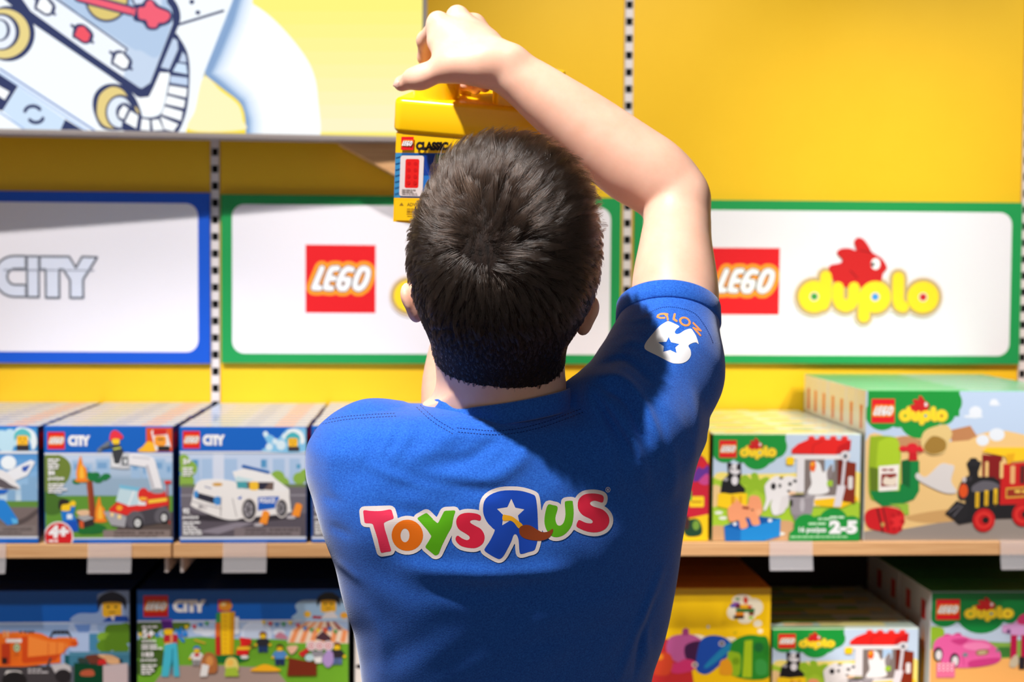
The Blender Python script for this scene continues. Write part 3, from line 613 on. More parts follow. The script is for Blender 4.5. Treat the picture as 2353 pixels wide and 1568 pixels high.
# farm animals -------------------------------------------------------------------
DG = (22, 148, 56)
def cloud_head(A, pts, col=DG):
    for x, y, r in pts: A.ell(x, y, r, r, col, n=28)
def art_farm():
    A = Art(3.6457, 1540, 900)
    A.rect(350, 340, 1600, 1260, (196, 214, 234)); A.smooth([(350, 720), (600, 690), (1000, 680), (1600, 680), (1600, 1300), (350, 1300)], (246, 226, 120)); A.smooth([(350, 760), (420, 740), (800, 800), (1300, 900), (1600, 940), (1600, 1300), (350, 1300)], (168, 204, 50))
    A.smooth([(350, 1130), (600, 1140), (950, 1080), (1060, 1140), (1000, 1300), (350, 1300)], (214, 164, 116)); A.smooth([(350, 790), (420, 800), (430, 920), (350, 960)], (236, 200, 140))
    for x, y in ((405, 1015), (440, 1060), (800, 1240), (890, 1210), (930, 1195)): A.ell(x, y, 34, 14, (236, 236, 226))
    for p in ((640, 740, 620, 720), (700, 700, 720, 760), (700, 790, 640, 830), (720, 780, 790, 830), (690, 760, 590, 740), (740, 770, 800, 740)): A.line([(p[0], p[1]), (p[2], p[3])], 60, (150, 190, 40))
    A.rect(350, 350, 860, 440, DG); A.rect(350, 350, 960, 400, DG)
    cloud_head(A, ((870, 450, 102), (450, 480, 110), (720, 520, 130), (600, 480, 110), (800, 500, 100)))
    lego(A, 402, 398, 548, 546); duplo(A, 572, 378, 886, 568, edge=(60, 150, 60), rim=(230, 190, 60))
    # cat on yellow brick
    A.poly([(395, 850), (520, 840), (640, 850), (640, 970), (500, 985), (390, 960)], (250, 206, 20)); A.line([(520, 880), (520, 940)], 24, (220, 150, 30)); A.line([(585, 880), (585, 930)], 20, (220, 150, 30))
    A.poly([(415, 840), (430, 740), (480, 690), (470, 600), (480, 578), (510, 600), (560, 600), (585, 580), (590, 690), (575, 760), (625, 810), (620, 840), (500, 855)], (26, 24, 28)); A.ell(535, 740, 28, 40, (230, 226, 230)); A.smooth([(520, 600), (550, 600), (550, 640), (580, 660), (550, 690), (510, 680), (490, 650)], (226, 222, 226)); A.ell(510, 642, 12, 8, BLK); A.ell(556, 642, 12, 8, BLK); A.ell(460, 730, 20, 16, (160, 156, 160))
    # cow
    A.smooth([(800, 900), (790, 780), (860, 710), (900, 700), (930, 720), (980, 700), (1060, 720), (1080, 780), (1060, 830), (970, 880), (960, 1000), (870, 1036), (840, 960), (850, 900), (800, 990), (780, 985)], (238, 234, 234))
    for x, y, a, b in ((860, 790, 22, 30), (915, 785, 12, 18), (1045, 745, 20, 14), (1000, 770, 16, 16), (925, 720, 18, 10), (990, 830, 14, 10)): A.ell(x, y, a, b, (40, 36, 40))
    A.poly([(930, 880), (1000, 860), (990, 960), (930, 1020), (900, 1030)], (228, 222, 222)); A.ell(1020, 850, 34, 18, (240, 200, 160))
    # coop
    A.rect(1010, 520, 1450, 560, (236, 232, 232)); A.rect(1055, 545, 1120, 840, (232, 228, 230)); A.rect(1120, 560, 1400, 880, (128, 116, 112)); A.rect(1290, 560, 1370, 660, (176, 206, 236)); A.rect(1290, 740, 1360, 790, (160, 200, 50)); A.rect(1200, 870, 1390, 960, (238, 232, 230)); A.poly([(1205, 905), (1560, 870), (1580, 910), (1440, 975), (1210, 955)], (250, 200, 20))
    A.poly([(1400, 560), (1550, 590), (1550, 935), (1450, 920), (1400, 760)], (112, 30, 14)); A.poly([(1480, 590), (1555, 590), (1550, 940), (1450, 910)], (134, 42, 18)); A.rrect(1490, 705, 1530, 815, 14, (225, 220, 218))
    A.poly([(1010, 475), (1060, 430), (1160, 385), (1510, 395), (1500, 480), (1380, 520), (1010, 510)], (232, 34, 30)); A.poly([(1380, 520), (1400, 450), (1510, 395), (1505, 480)], (200, 20, 24)); A.line([(1190, 440), (1185, 515)], 6, (180, 20, 20), cap=0); A.line([(1190, 440), (1290, 392)], 6, (180, 20, 20), cap=0)
    for x in (1175, 1265, 1360, 1455): A.rrect(x - 26, 362, x + 26, 400, 10, (232, 40, 34)); A.ell(x, 368, 26, 9, (244, 80, 70))
    # hen
    A.smooth([(1170, 690), (1180, 600), (1215, 575), (1250, 600), (1280, 670), (1350, 600), (1358, 680), (1310, 760), (1330, 830), (1260, 860), (1150, 850), (1180, 770)], (240, 238, 238)); A.smooth([(1310, 660), (1350, 600), (1358, 680), (1320, 740)], (140, 130, 130)); A.smooth([(1165, 640), (1170, 585), (1205, 575), (1215, 620), (1200, 665), (1180, 660)], (240, 100, 30)); A.ell(1185, 600, 16, 14, (250, 180, 40))
    # shovel
    A.line([(1460, 560), (1440, 790)], 26, (214, 208, 214), cap=6); A.poly([(1400, 780), (1470, 785), (1430, 965), (1370, 965)], (226, 220, 226)); A.ring(1462, 530, 30, 26, (222, 218, 222)); A.ell(1462, 540, 16, 12, BLK)
    # pot
    A.smooth([(1000, 870), (1200, 870), (1205, 900), (1180, 1030), (1100, 1050), (1020, 1030), (1000, 900)], (154, 146, 152)); A.ell(1100, 872, 104, 18, (170, 164, 168)); A.ell(1070, 870, 70, 12, (30, 26, 28)); A.rect(1003, 905, 1025, 960, (40, 36, 40)); A.rrect(1035, 1030, 1090, 1080, 14, (140, 130, 138)); A.ell(1105, 950, 20, 60, (190, 184, 190))
    A.rrect(965, 538, 1032, 608, 18, (252, 208, 20))
    # pig in trough
    A.poly([(450, 1125), (590, 1155), (590, 1262), (460, 1262)], (20, 110, 190)); A.poly([(590, 1155), (925, 1065), (920, 1215), (760, 1262), (590, 1262)], (28, 140, 216)); A.poly([(450, 1125), (700, 1040), (925, 1065), (590, 1160)], (10, 84, 160))
    A.smooth([(490, 1080), (480, 980), (540, 920), (545, 880), (580, 930), (640, 950), (660, 880), (700, 865), (750, 890), (770, 1000), (740, 1050), (750, 1110), (690, 1120), (660, 1060), (630, 1060), (650, 1130), (590, 1150), (570, 1080), (530, 1090)], (244, 158, 112)); A.ell(685, 990, 10, 8, BLK); A.ell(740, 1010, 24, 26, (250, 176, 130)); A.line([(610, 970), (650, 975)], 22, (150, 60, 30)); A.ell(540, 1110, 16, 14, WHT); A.ell(835, 1080, 18, 14, WHT)
    # age cloud
    cloud_head(A, ((1140, 1130, 104), (1370, 1100, 126), (1520, 1150, 108), (1100, 1240, 106), (1250, 1130, 90))); A.rect(1000, 1180, 1600, 1262, DG)
    A.text('2-5', 1335, 1080, 1575, 1196, WHT, .07); A.text('16 pcs/pzs', 1080, 1135, 1310, 1195, WHT, .03); smallprint(A, 1160, 1100, 1, 18, 150, (190, 230, 190)); smallprint(A, 1240, 1060, 1, 16, 70, (190, 230, 190)); smallprint(A, 1340, 1045, 1, 18, 140, (210, 240, 210)); smallprint(A, 1010, 1214, 1, 14, 540, (170, 220, 170))
    return A
# train ----------------------------------------------------------------------------
def art_train():
    A = Art(3.075, 1900, 820)
    A.rect(270, 230, 1900, 1310, (188, 208, 234)); A.smooth([(270, 600), (450, 570), (600, 560), (870, 600), (1200, 520), (1500, 560), (1900, 500), (1900, 1320), (270, 1320)], (236, 196, 130)); A.poly([(860, 520), (1010, 485), (1060, 560), (1000, 590), (880, 600)], (190, 130, 84)); A.smooth([(470, 590), (560, 560), (700, 620), (640, 700), (520, 640)], (196, 140, 96))
    for x, y, a, b in ((1045, 390, 46, 44), (1100, 590, 46, 40), (1200, 550, 56, 46), (1176, 320, 30, 24), (1030, 420, 70, 12), (1180, 335, 42, 8)): A.ell(x, y, a, b, (228, 234, 242))
    A.smooth([(270, 1240), (500, 1230), (800, 1180), (1200, 1130), (1900, 1130), (1900, 1320), (270, 1320)], (150, 138, 130)); A.smooth([(560, 1140), (900, 1080), (1400, 1080), (800, 1180)], (206, 160, 100))
    A.rect(280, 238, 930, 420, DG); cloud_head(A, ((850, 320, 98), (385, 400, 120), (650, 430, 148), (500, 400, 100), (820, 400, 80)))
    lego(A, 308, 296, 472, 468); duplo(A, 500, 272, 850, 490, edge=(80, 160, 60), rim=(240, 200, 60))
    # cactus
    A.smooth([(300, 960), (300, 600), (330, 562), (440, 560), (490, 580), (510, 640), (510, 760), (370, 1000)], (150, 180, 30)); A.smooth([(360, 960), (355, 640), (380, 590), (440, 570), (495, 590), (510, 660), (510, 960)], (172, 204, 40)); A.poly([(300, 780), (360, 790), (362, 1000), (310, 980)], (96, 120, 24))
    A.poly([(305, 950), (370, 950), (515, 950), (520, 900), (585, 900), (585, 740), (650, 735), (655, 950), (620, 1010), (520, 1050), (400, 1060), (330, 1010)], (10, 130, 60)); A.poly([(525, 735), (590, 720), (588, 930), (530, 900)], (6, 96, 44)); A.poly([(365, 775), (510, 762), (505, 945), (368, 955)], (244, 236, 230)); A.poly([(384, 830), (492, 825), (490, 915), (382, 920)], (140, 40, 30)); A.smooth([(400, 900), (410, 850), (450, 860), (490, 850), (480, 910)], (236, 220, 200)); smallprint(A, 388, 793, 1, 16, 90, (150, 50, 40))
    A.poly([(440, 1045), (580, 1040), (585, 1120), (540, 1120), (520, 1070)], (150, 190, 60)); A.poly([(575, 735), (580, 660), (630, 660), (640, 735)], (200, 24, 34)); 
    for x, y in ((540, 650), (600, 630), (660, 650), (600, 660)): A.ell(x, y, 36, 20, (220, 30, 44))
    # red barrel of sticks
    A.smooth([(272, 1130), (310, 1080), (440, 1065), (540, 1100), (550, 1180), (500, 1255), (400, 1240), (300, 1210)], (206, 22, 30)); A.line([(360, 1080), (400, 1240)], 12, (70, 16, 16)); A.line([(400, 1075), (440, 1235)], 8, (70, 16, 16)); A.ell(500, 1170, 44, 66, (228, 40, 44)); A.ell(400, 1190, 14, 16, (190, 150, 80))
    for k in range(6): A.ell(500 + 40 * math.cos(k), 1170 + 60 * math.sin(k), 18, 18, (190, 16, 26))
    # straw and horse-like white pieces kept as plain shapes
    A.smooth([(660, 620), (680, 530), (760, 490), (840, 480), (880, 540), (860, 600), (820, 680), (720, 690)], (226, 196, 130)); A.smooth([(680, 640), (740, 560), (830, 590), (830, 660), (740, 690)], (160, 122, 50))
    A.smooth([(640, 820), (700, 850), (800, 760), (860, 760), (900, 780), (880, 880), (920, 960), (820, 960), (640, 870)], (216, 210, 208))
    # locomotive
    A.poly([(1098, 690), (1240, 700), (1250, 1050), (1110, 1000)], (130, 16, 18)); A.poly([(1240, 760), (1900, 700), (1900, 1060), (1230, 1050)], (198, 24, 24)); A.poly([(1095, 670), (1130, 640), (1400, 640), (1900, 620), (1900, 690), (1280, 745), (1260, 705)], (250, 200, 30)); A.poly([(1265, 690), (1330, 680), (1320, 740), (1280, 765)], (232, 170, 20))
    for x in (1120, 1225): A.rrect(x, 740, x + 24, 860, 8, (230, 190, 120))
    for x in (1300, 1370, 1450, 1530, 1620, 1700): A.rrect(x, 770, x + 34, 900, 10, (226, 170, 110) if x != 1370 else (90, 30, 30))
    A.poly([(1270, 930), (1900, 880), (1900, 970), (1270, 1005)], (214, 160, 60)); A.poly([(1280, 942), (1900, 893), (1900, 958), (1280, 992)], (150, 40, 24)); smallprint(A, 1335, 945, 1, 20, 110, (230, 190, 80))
    A.poly([(985, 870), (1030, 850), (1180, 850), (1225, 880), (1225, 1050), (1900, 1040), (1900, 1130), (1150, 1150), (940, 1190), (900, 1150), (985, 1060)], (26, 24, 28)); A.smooth([(1030, 920), (1100, 880), (1190, 890), (1215, 930), (1050, 960)], (96, 92, 100))
    for x in (1055, 1120, 1185): A.rect(x, 960 - (x - 1055) * .2, x + 26, 1070 - (x - 1055) * .2, (234, 186, 30)); A.line([(x + 13, 970), (x + 13, 1060)], 6, (150, 110, 20), cap=0)
    A.smooth([(930, 960), (950, 890), (990, 880), (1005, 960), (990, 1010), (945, 1010)], (40, 36, 40)); A.ell(968, 950, 32, 50, (220, 80, 24)); A.poly([(1000, 860), (1010, 820), (990, 760), (1090, 755), (1070, 820), (1075, 860)], (26, 24, 28)); A.ell(1040, 752, 52, 20, (34, 32, 36)); A.ell(1035, 728, 30, 14, (30, 28, 32)); A.rect(985, 845, 1025, 880, (50, 46, 50)); A.ell(972, 870, 14, 20, (200, 190, 190))
    A.poly([(840, 1110), (920, 1020), (1010, 1050), (1000, 1140), (940, 1180)], (30, 28, 32)); A.line([(870, 1100), (940, 1050)], 10, (90, 86, 92)); A.line([(900, 1130), (960, 1060)], 10, (90, 86, 92))
    for x, y, r in ((1118, 1160, 84), (1400, 1120, 86), (1640, 1110, 80)): A.ell(x, y, r * .94, r, (196, 20, 24), n=30); A.ring(x, y, r * .6, r * .12, (236, 60, 50)); A.ell(x + 12, y, 24, 24, (30, 20, 20))
    return A
def art_pink():
    A = Art(4.78, 1940, 1240)
    A.rect(960, 560, 2800, 2000, (184, 200, 220)); A.smooth([(960, 1200), (1300, 1200), (1800, 1240), (2000, 1200), (2800, 1180), (2800, 2000), (960, 2000)], (130, 170, 70)); A.smooth([(960, 1330), (1300, 1500), (1800, 1450), (2800, 1440), (2800, 2000), (960, 2000)], (232, 170, 96)); A.smooth([(960, 1030), (1090, 1040), (1110, 1130), (1080, 1190), (960, 1190)], (140, 176, 40)); A.rect(1700, 1300, 1860, 1440, (60, 120, 50))
    A.rect(965, 570, 2200, 820, (12, 128, 56)); cloud_head(A, ((1110, 870, 160), (1510, 850, 270), (1850, 800, 190), (1300, 820, 160)), (12, 128, 56))
    lego(A, 1016, 660, 1274, 932); duplo(A, 1320, 632, 1868, 968, edge=(90, 150, 50), rim=(230, 190, 50))
    P, PD, PL = (224, 92, 156), (196, 56, 124), (238, 130, 180)
    A.poly([(1740, 1010), (1860, 980), (1980, 850), (2100, 860), (2200, 1130), (1900, 1150), (1740, 1100)], (206, 150, 200)); A.smooth([(1900, 950), (1960, 860), (2100, 880), (2100, 980), (1950, 1000)], (214, 50, 110)); A.rect(1835, 1140, 1905, 1460, (180, 20, 70)); A.rect(1950, 1140, 2010, 1500, (180, 20, 70)); A.ell(1810, 1090, 22, 28, (90, 60, 110)); A.smooth([(1840, 1470), (1900, 1400), (1930, 1500), (1890, 1570), (1830, 1560)], (190, 176, 150)); A.rect(1930, 1430, 2000, 1600, (40, 34, 40))
    A.ell(1140, 1140, 40, 24, PD); A.ell(1255, 1128, 40, 24, PD); A.smooth([(990, 1330), (1010, 1210), (1090, 1150), (1260, 1130), (1420, 1190), (1560, 1210), (1660, 1290), (1720, 1360), (1725, 1470), (1640, 1530), (1400, 1570), (1200, 1560), (1060, 1470)], P); A.smooth([(1180, 1210), (1280, 1180), (1370, 1195), (1290, 1270)], PD); A.smooth([(1330, 1260), (1500, 1230), (1620, 1290), (1500, 1340), (1350, 1320)], PL); A.line([(1310, 1400), (1330, 1540)], 10, PD); A.smooth([(1400, 1480), (1700, 1440), (1720, 1480), (1600, 1540), (1400, 1565)], PD)
    A.smooth([(1455, 1360), (1500, 1330), (1590, 1335), (1580, 1395), (1480, 1410)], (150, 110, 70)); A.smooth([(1475, 1365), (1510, 1347), (1570, 1350), (1562, 1385), (1490, 1395)], (190, 170, 130)); A.ell(1340, 1400, 30, 30, (120, 130, 140)); A.ell(1692, 1345, 18, 22, (110, 130, 120))
    for x, y in ((1045, 1390), (1225, 1470)): A.ell(x, y, 52, 96, (30, 26, 30)); A.ell(x + 6, y + 10, 34, 66, (222, 216, 218))
    A.rect(1030, 1500, 1230, 1700, (226, 110, 150)); [A.ell(1060 + 45 * (i % 4), 1520 + 40 * (i // 4), 10, 10, WHT) for i in range(12)]
    return A
def art_yellow():
    A = Art(4.525, 1480, 1240)
    Y = (250, 200, 6); A.rect(-400, 500, 1320, 2400, Y)
    for x, y, a, b in ((1020, 660, 110, 80), (930, 800, 70, 90), (1140, 740, 100, 110), (1060, 820, 110, 100), (1050, 900, 70, 40), (1185, 940, 46, 44), (1212, 1032, 28, 28), (1185, 1118, 32, 30), (540, 1140, 120, 70), (900, 1130, 60, 24)): A.ell(x, y, a, b, (246, 234, 206))
    A.rect(955, 755, 1150, 800, (20, 110, 50)); A.rect(1090, 800, 1145, 840, (130, 50, 30)); A.rect(1090, 850, 1135, 885, (160, 200, 40)); A.rect(950, 800, 1040, 840, (240, 140, 20)); A.rect(930, 840, 1040, 880, (50, 24, 20)); A.rect(895, 700, 960, 740, (70, 70, 180)); A.rect(920, 675, 990, 715, (150, 90, 170)); A.poly([(1030, 640), (1050, 600), (1080, 640), (1070, 700), (1040, 690)], (226, 60, 30)); A.rect(1000, 705, 1090, 755, (250, 180, 20)); A.rect(1080, 715, 1120, 755, (220, 80, 40)); A.rect(950, 625, 990, 650, (50, 140, 80)); A.rect(950, 700, 1000, 750, (110, 30, 50))
    # heap of bricks in rainbow order
    A.smooth([(-400, 1300), (0, 1200), (180, 1120), (300, 1160), (420, 1300), (500, 1500), (500, 2400), (-400, 2400)], (196, 44, 46)); A.smooth([(230, 1260), (260, 1110), (400, 1065), (520, 1080), (620, 1180), (560, 1330), (420, 1420), (300, 1380)], (190, 90, 150)); A.poly([(395, 1080), (395, 1010), (430, 985), (465, 1010), (462, 1080)], (160, 60, 120))
    A.smooth([(430, 1200), (600, 1150), (660, 1280), (560, 1420), (440, 1370)], (66, 26, 70)); A.smooth([(540, 1480), (570, 1200), (620, 1110), (720, 1080), (840, 1110), (920, 1200), (900, 1300), (760, 1480), (640, 1560)], (24, 74, 170)); A.smooth([(640, 1440), (860, 1190), (930, 1180), (920, 1240), (760, 1400), (660, 1480)], (30, 130, 180)); A.ell(810, 1182, 34, 34, (200, 190, 200)); A.ell(810, 1182, 20, 20, BLK)
    A.smooth([(900, 1230), (960, 1130), (1080, 1080), (1200, 1090), (1300, 1150), (1310, 1600), (900, 1560)], (40, 140, 40)); A.smooth([(870, 1300), (960, 1290), (1010, 1340), (1000, 1560), (920, 1560)], (150, 190, 30)); A.poly([(1050, 1150), (1130, 1140), (1130, 1600), (1030, 1600)], (176, 206, 30)); A.ell(960, 1400, 40, 46, (120, 160, 20)); A.smooth([(1170, 1400), (1240, 1380), (1290, 1440), (1280, 1560), (1180, 1560)], (60, 160, 70)); A.ell(1200, 1230, 50, 60, (30, 110, 50))
    A.smooth([(790, 1480), (800, 1400), (860, 1370), (910, 1420), (920, 1560), (800, 1560)], (236, 160, 30)); A.smooth([(260, 1400), (330, 1420), (430, 1370), (520, 1390), (560, 1450), (480, 1520), (300, 1540)], (206, 50, 110)); A.ell(530, 1440, 32, 32, (230, 214, 200)); A.ell(530, 1440, 18, 18, BLK); A.smooth([(110, 1500), (160, 1300), (260, 1300), (300, 1420), (250, 1560), (110, 1560)], (214, 70, 40)); A.ell(160, 1340, 40, 40, (240, 140, 30))
    A.ell(665, 975, 16, 20, (190, 190, 190)); A.line([(930, 1040), (950, 1055), (965, 1035)], 8, (150, 160, 30))
    return A
def art_bricks():
    A = Art(3.6457, 1540, 900)
    A.rect(-800, 350, 335, 1250, (250, 205, 20)); A.smooth([(-800, 500), (0, 470), (330, 620), (330, 1030), (-800, 1030)], (206, 30, 54))
    A.smooth([(200, 760), (230, 660), (330, 640), (335, 740), (250, 760)], (104, 50, 150)); A.ell(280, 625, 30, 36, (220, 34, 50)); A.smooth([(250, 760), (320, 700), (335, 780), (280, 790)], (206, 70, 140)); A.rrect(170, 885, 295, 972, 12, (252, 212, 30)); A.line([(190, 930), (270, 930)], 12, (190, 120, 20))
    A.smooth([(120, 1150), (160, 1080), (240, 1070), (280, 1130), (270, 1200), (160, 1210)], (30, 70, 44)); A.ell(230, 1120, 30, 40, (120, 160, 60)); A.ell(150, 1100, 24, 60, (70, 40, 40))
    for x, y, c in ((40, 600, (230, 120, 30)), (100, 700, (20, 120, 200)), (60, 820, (240, 200, 40)), (140, 880, (30, 150, 70)), (-100, 650, (30, 150, 70)), (-200, 800, (20, 120, 200)), (-350, 700, (240, 200, 40))): A.rrect(x - 50, y - 40, x + 50, y + 40, 8, c)
    return A
def art_monster():
    A = Art(1, 0, 0)
    A.rect(800, 1340, 1140, 1700, (232, 226, 222)); A.rect(800, 1340, 1140, 1425, (250, 206, 30))
    for x, y, a, b in ((818, 1440, 8, 12), (822, 1480, 12, 10), (826, 1535, 6, 4), (815, 1558, 9, 6), (950, 1500, 60, 40)): A.ell(x, y, a, b, (60, 54, 60))
    return A

# ------------------------------------------------------------------ box building
box_print = mat('box_print', attr='print', rough=.3, spec=.5, coat=.5)
def carton(Wd, Dp, Ht, front, cols, sideart=None, topart=None, capart=None):
    """printed carton, origin at the middle of its bottom; front faces -Y"""
    pm = PM(); x, y, z = Wd / 2, Dp / 2, Ht; b = .0012
    fr, sd, tp, bk = cols
    def q(a, c): pm.face(a, c)
    # bevelled box: main faces inset by b, edges chamfered
    q([(-x + b, -y, b), (x - b, -y, b), (x - b, -y, z - b), (-x + b, -y, z - b)], fr)
    q([(x - b, y, b), (-x + b, y, b), (-x + b, y, z - b), (x - b, y, z - b)], bk)
    q([(-x, y - b, b), (-x, -y + b, b), (-x, -y + b, z - b), (-x, y - b, z - b)], sd)
    q([(x, -y + b, b), (x, y - b, b), (x, y - b, z - b), (x, -y + b, z - b)], sd)
    q([(-x + b, -y + b, z), (x - b, -y + b, z), (x - b, y - b, z), (-x + b, y - b, z)], tp)
    q([(-x + b, y - b, 0), (x - b, y - b, 0), (x - b, -y + b, 0), (-x + b, -y + b, 0)], sd)
    q([(-x + b, -y, z - b), (x - b, -y, z - b), (x - b, -y + b, z), (-x + b, -y + b, z)], tp)
    q([(x - b, -y, b), (x, -y + b, b), (x, -y + b, z - b), (x - b, -y, z - b)], sd)
    q([(-x, -y + b, b), (-x + b, -y, b), (-x + b, -y, z - b), (-x, -y + b, z - b)], sd)
    q([(-x, -y + b, z - b), (-x + b, -y + b, z), (-x + b, y - b, z), (-x, y - b, z - b)], tp)
    q([(x - b, -y + b, z), (x, -y + b, z - b), (x, y - b, z - b), (x - b, y - b, z)], tp)
    q([(x - b, y - b, z), (x - b, y, z - b), (-x + b, y, z - b), (-x + b, y - b, z)], tp)
    q([(-x + b, -y + b, 0), (x - b, -y + b, 0), (x - b, -y, b), (-x + b, -y, b)], sd)
    if front: pm.art(front, (-x + b, -y, z - b), (2 * x - 2 * b, 0, 0), (0, 0, -z + 2 * b), (0, -1, 0), lift=3e-6 * 4)
    if topart: pm.art(topart, (-x + b, y - b, z), (2 * x - 2 * b, 0, 0), (0, -2 * y + 2 * b, 0), (0, 0, 1), lift=2e-5)
    if sideart:
        pm.art(sideart, (-x, y - b, z - b), (0, -2 * y + 2 * b, 0), (0, 0, -z + 2 * b), (-1, 0, 0), lift=2e-5)
        pm.art(sideart, (x, -y + b, z - b), (0, 2 * y - 2 * b, 0), (0, 0, -z + 2 * b), (1, 0, 0), lift=2e-5)
    return pm.build()

def U(fn):  # art in unit coordinates
    A = Art(1, 0, 0); fn(A); return A.norm(0, 0, 1, 1)
def top_city(A):
    A.rect(0, 0, 1, 1, (150, 186, 232)); A.rect(0, .18, 1, .5, (226, 234, 248)); A.rect(0, .5, 1, .72, (150, 200, 240)); A.rect(.1, .28, .35, .6, (236, 236, 240)); A.rect(.5, .1, .62, .66, (160, 190, 232)); A.rect(.74, .3, .9, .8, (232, 170, 170)); A.rect(0, .84, 1, 1, (40, 110, 200)); A.rect(.2, .6, .45, .8, (176, 206, 120))  # top print lightened, whitish lamp reflection is put into the colours
def top_farm(A):
    A.rect(0, 0, 1, 1, (196, 216, 200)); A.rect(0, .1, .5, .5, (176, 210, 70)); A.rect(.35, .3, .8, .8, (244, 232, 150)); A.rect(0, .85, .5, 1, DG); A.rect(.5, .88, 1, 1, (214, 226, 240)); A.rect(.1, .55, .3, .75, (240, 190, 130)); A.rect(.8, .2, .92, .5, (236, 220, 160)); A.rect(.6, .05, .75, .3, (110, 190, 80))
def top_train(A):
    A.rect(0, 0, 1, 1, (90, 190, 110)); A.rect(0, .9, .5, 1, DG); A.rect(.5, .75, 1, 1, (190, 214, 236)); A.rect(.3, .1, .9, .3, (170, 206, 150)); A.rect(.5, .45, .95, .6, (220, 226, 200))
def side_city(A):
    A.rect(0, 0, 1, 1, (4, 52, 120)); A.rect(.2, .06, .8, .2, RED); A.rect(.25, .3, .75, .9, (30, 70, 130))
def side_train(A):
    A.rect(0, 0, 1, 1, (238, 236, 236)); A.rect(.42, .1, .72, .26, (222, 40, 40)); A.poly([(.4, .8), (.55, .3), (.75, .5), (.7, .85)], (244, 170, 60)); A.rect(.3, .9, .8, .94, (190, 190, 190))
def side_farm(A):
    A.rect(0, 0, 1, 1, (30, 110, 46)); A.rect(.2, .08, .8, .3, (220, 40, 40)); A.rect(.2, .4, .8, .8, (206, 214, 190))

ORD = ['front', 'second', 'third', 'fourth', 'fifth', 'sixth', 'seventh', 'eighth', 'ninth', 'tenth']
def row(name, px0, px1, pyt, zb, depth, rows, art, rect, cols, top, side, desc, where, cat='toy box', off=.006, group=None, yaw=0):
    a = w(px0, pyt + 100, YS + off); b = w(px1, pyt + 100, YS + off); zt = w((px0 + px1) / 2, pyt, YS + off).z
    Wd, Ht = b.x - a.x, zt - zb
    me = carton(Wd, depth, Ht, art.norm(*rect), cols, U(side) if side else None, U(top) if top else None)
    me.materials.append(box_print)
    rnd = random.Random(int(px0) + 5)
    for i in range(rows):
        o = bpy.data.objects.new(name, me); COL.objects.link(o)
        jx = 0 if i == 0 else rnd.uniform(-.0012, .0012)
        o.location = ((a.x + b.x) / 2 + jx, YS + off + depth / 2 + i * (depth + .0012), zb + .0003)
        o.rotation_euler = (0, 0, 0)
        lab = f'{desc}, {ORD[i]} in its row' + (' ' + where if 'farm' in desc else '')
        tag(o, lab, cat, group or f'{desc} row')
ZS, ZL = zsh, zlow
row('toy_box', -212, 88, 980, ZS, .0462, 10, art_plane(), (-212, 980, 88, 1241), (CB, CBD, CB, CBD), top_city, side_city, 'blue box with a white plane', 'at the left edge')
row('toy_box', 101, 398, 980, ZS, .0462, 10, art_fire(), (101, 982, 398, 1241), (CB, CBD, CB, CBD), top_city, side_city, 'blue box with a red fire truck', 'left of the police car boxes')
row('toy_box', 411.5, 705, 982, ZS, .0462, 10, art_police(), (411.5, 985, 703, 1239), (CB, CBD, CB, CBD), top_city, side_city, 'blue box with a white police car', 'on the upper shelf')
row('toy_box', 715, 1010, 980, ZS, .0462, 10, art_police(), (411.5, 985, 703, 1239), (CB, CBD, CB, CBD), top_city, side_city, 'blue box behind the left shoulder', 'right of the police cars')
row('toy_box', 1290, 1630, 988, ZS, .0462, 3, art_bricks(), (1290, 996, 1631, 1242), ((250, 205, 20), (150, 60, 20), (250, 206, 60), (240, 190, 20)), None, None, 'yellow and red box of bricks', 'beside the farm boxes')
row('toy_box', 1637, 1978, 998, ZS, .0910, 5, art_farm(), (1637, 996, 1977, 1244), (DG, (24, 96, 40), (210, 224, 190), DG), top_farm, side_farm, 'green box with farm animals', 'on the upper shelf')
row('toy_box', 1988, 2460, 898, ZS, .0620, 7, art_train(), (1988, 898, 2460, 1244), (DG, (236, 234, 234), (90, 190, 110), DG), top_train, side_train, 'tall green box with a black and red train', 'at the right edge')
LOFF = .075
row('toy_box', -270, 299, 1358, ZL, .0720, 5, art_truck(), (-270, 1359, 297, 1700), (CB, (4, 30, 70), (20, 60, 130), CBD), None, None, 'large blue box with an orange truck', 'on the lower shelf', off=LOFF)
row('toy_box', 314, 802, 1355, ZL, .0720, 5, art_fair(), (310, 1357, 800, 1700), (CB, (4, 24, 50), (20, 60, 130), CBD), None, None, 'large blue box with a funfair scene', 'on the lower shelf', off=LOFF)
row('toy_box', 815, 1140, 1345, ZL, .0720, 3, art_monster(), (805, 1345, 1140, 1700), ((230, 226, 222), (200, 196, 190), (220, 180, 40), DG), None, None, 'white and yellow box by the hip', 'mostly hidden behind the shirt', off=LOFF)
row('toy_box', 1400, 1771, 1352, ZL, .0910, 5, art_yellow(), (1400, 1352, 1771, 1700), ((250, 200, 6), (190, 140, 10), (236, 150, 40), (240, 190, 20)), None, None, 'yellow box with a rainbow heap of bricks', 'on the lower shelf', off=LOFF)
row('toy_box', 1773, 2110, 1445, ZL, .0910, 4, art_farm(), (1637, 996, 1977, 1244), (DG, (24, 96, 40), (210, 224, 190), DG), top_farm, side_farm, 'green farm animals box', 'on the lower shelf', off=LOFF)
row('toy_box', 2137, 2480, 1358, ZL, .0910, 5, art_pink(), (2141, 1356, 2480, 1700), ((12, 128, 56), (230, 226, 226), (60, 150, 80), DG), None, side_train, 'green box with a pink toy car', 'on the lower shelf', off=LOFF)

